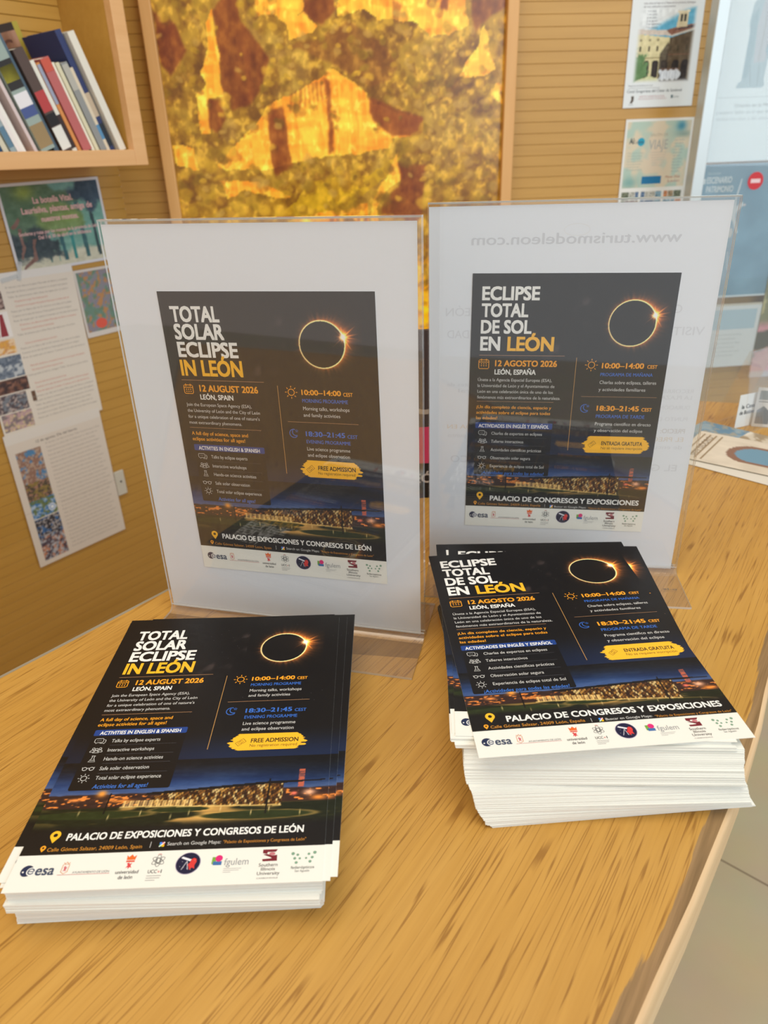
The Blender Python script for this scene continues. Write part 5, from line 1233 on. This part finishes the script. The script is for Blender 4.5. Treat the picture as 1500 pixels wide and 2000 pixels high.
# ------------------------------------------------------------------ small things at the far end of the counter
def leaflet_arch():
    s = Sheet(100, 210, 0.5, paper=(222, 214, 198)); nx, ny = 50, 90; f = fbm(ny + 1, nx + 1, 9, 3, 101); X, Y = np.meshgrid(np.linspace(0, 100, nx + 1), np.linspace(0, 210, ny + 1))
    img = np.zeros((ny + 1, nx + 1, 3)) + np.array((216, 206, 188.0)); img += ((f - 0.5) * 26)[..., None]
    a = ((np.abs(X - 50) < 30) & (Y > 75)) | (np.hypot(X - 50, Y - 75) < 30); img = blend(img, a * 1.0, (140, 104, 84))
    a2 = ((np.abs(X - 50) < 23) & (Y > 78) & (Y < 104)) | ((np.hypot(X - 50, Y - 78) < 23) & (Y < 104)); img = blend(img, a2 * 1.0, (112, 152, 176))
    img = blend(img, ((np.abs(X - 50) < 30) & (Y > 96) & (Y < 112)) * 1.0, (176, 108, 100)); img = blend(img, ((np.abs(X - 50) < 30) & (Y > 112) & (Y < 116)) * 1.0, (96, 84, 88)); img = blend(img, ((np.abs(X - 50) < 30) & (Y > 124)) * sm(f, 0.45, 0.55), (100, 78, 66))
    for x in (36, 58): img = blend(img, ((np.abs(X - x) < 6) & (Y > 130) & (Y < 170)) * 1.0, (70, 62, 56))
    s.picture(0, 0, 100, 210, np.clip(img, 0, 255), 1); s.rect(28, 118, 36, 124, (232, 230, 226), 3)
    for i in range(4): s.rect(6, 6 + 7*i, 92, 8 + 7*i, (150, 128, 96), 2)
    s.text('SAN ISIDORO', 12, 84, 12, 20, (120, 100, 80), 0.0)
    return s
def put_flat(name, me, x, y, z, az, label, cat, group=None, tilt=0):
    put_sheet(name, me, Matrix.Translation((x, y, z)) @ Matrix.Rotation(d(az), 4, 'Z') @ Matrix.Rotation(d(tilt), 4, 'Y'), label, cat, group)
la = leaflet_arch().mesh(M_POSTER)
s = Sheet(100, 210, 0.5, paper=(214, 208, 196)); photo_strip(s, 0, 0, 100, 60, 102, [(104, 140, 166), (170, 160, 140), (150, 170, 180)]); photo_strip(s, 0, 60, 100, 210, 103, [(206, 196, 176), (150, 130, 100), (226, 220, 206)])
lb_ = s.mesh(M_POSTER)
s = Sheet(100, 210, 0.5, paper=(220, 216, 204)); photo_strip(s, 10, 150, 90, 200, 104, [(90, 110, 120), (170, 160, 140)])
lc = s.mesh(M_POSTER)
put_flat('brochure', lc, 0.4340, 0.7410, 0.0010, 43, 'lowest pale brochure of the fan at the far end of the counter', 'brochure', 'brochures fanned at the far end')
put_flat('brochure', lb_, 0.4585, 0.7820, 0.0018, 40, 'brochure with a blue strip, half covered at the far end of the counter', 'brochure', 'brochures fanned at the far end')
put_flat('brochure', la, 0.4570, 0.7490, 0.0027, 50, 'top brochure with a stone archway picture at the far end of the counter', 'brochure', 'brochures fanned at the far end')

# little clear stand with two cards
M = Matrix.Translation((0.478, 0.872, 0.0)) @ Matrix.Rotation(d(-58), 4, 'Z')
root = empty('card_stand', M); tag(root, 'small clear acrylic tent stand at the far edge of the counter', 'card stand')
def slab(name, a, b, t, y0, y1, mat):
    (x0, z0), (x1, z1) = a, b; dx, dz = x1 - x0, z1 - z0; L = math.hypot(dx, dz); nx_, nz_ = -dz/L*t, dx/L*t
    pts = [(x0, z0), (x1, z1), (x1 + nx_, z1 + nz_), (x0 + nx_, z0 + nz_)]
    V = [(p[0], y, p[1]) for y in (y0, y1) for p in pts]; Fc = [(3,2,1,0),(4,5,6,7),(0,1,5,4),(1,2,6,5),(2,3,7,6),(3,0,4,7)]
    return link_mesh(name, mesh_from(V, Fc), mat, root)
slab('front_leaf', (-0.034, 0.0), (0.0, 0.102), 0.002, -0.03, 0.03, ACR); slab('back_leaf', (0.012, 0.0), (0.0, 0.102), -0.002, -0.03, 0.03, ACR)
s = Sheet(34, 44, 0.3, paper=(226, 230, 228)); s.text('la Casa', 6, 28, 14, 19, (60, 66, 70), 0.02); s.text('de Botines', 4, 30, 22, 27, (60, 66, 70), 0.02)
put_sheet('card', s.mesh(M_POSTER), Matrix.Translation((0.4715, 0.872, 0.0226)) @ Matrix.Rotation(d(22), 4, 'Z') @ RX90, 'white card with black lettering standing by the clear tent stand', 'card')
s = Sheet(22, 52, 0.3, paper=(206, 208, 206)); s.rect(3, 4, 19, 16, (150, 158, 160), 2); s.rect(3, 18, 19, 19, (120, 124, 126), 2); s.poly([(3, 30), (10, 24), (19, 32), (19, 48), (3, 48)], (128, 134, 138), 2)
put_sheet('card', s.mesh(M_POSTER), Matrix.Translation((0.4905, 0.8680, 0.0265)) @ Matrix.Rotation(d(-20), 4, 'Z') @ RX90, 'narrow grey printed card behind the white lettered card', 'card')

# dark brochure standing behind the two holders
s = Sheet(100, 178, 6.0, paper=(70, 60, 62)); s.rect(0, 0, 100, 98, (74, 64, 64), 1); s.rect(0, 98, 100, 138, (206, 66, 108), 1); s.rect(0, 138, 100, 178, (34, 32, 34), 1)
s.arc(50, 60, 20, 22, -60, 120, 5, (170, 160, 150), 2); s.text('LEÓN', 30, 70, 150, 160, (190, 186, 184), 0.02)
put_sheet('brochure', s.mesh(M_POSTER), Matrix.Translation((0.0450, 0.690, 0.0892)) @ Matrix.Rotation(d(2), 4, 'Z') @ RX90, 'dark brochure with a pink band glimpsed standing between the two holders', 'brochure')

bpy.data.objects.remove(_to); bpy.data.curves.remove(_tc)
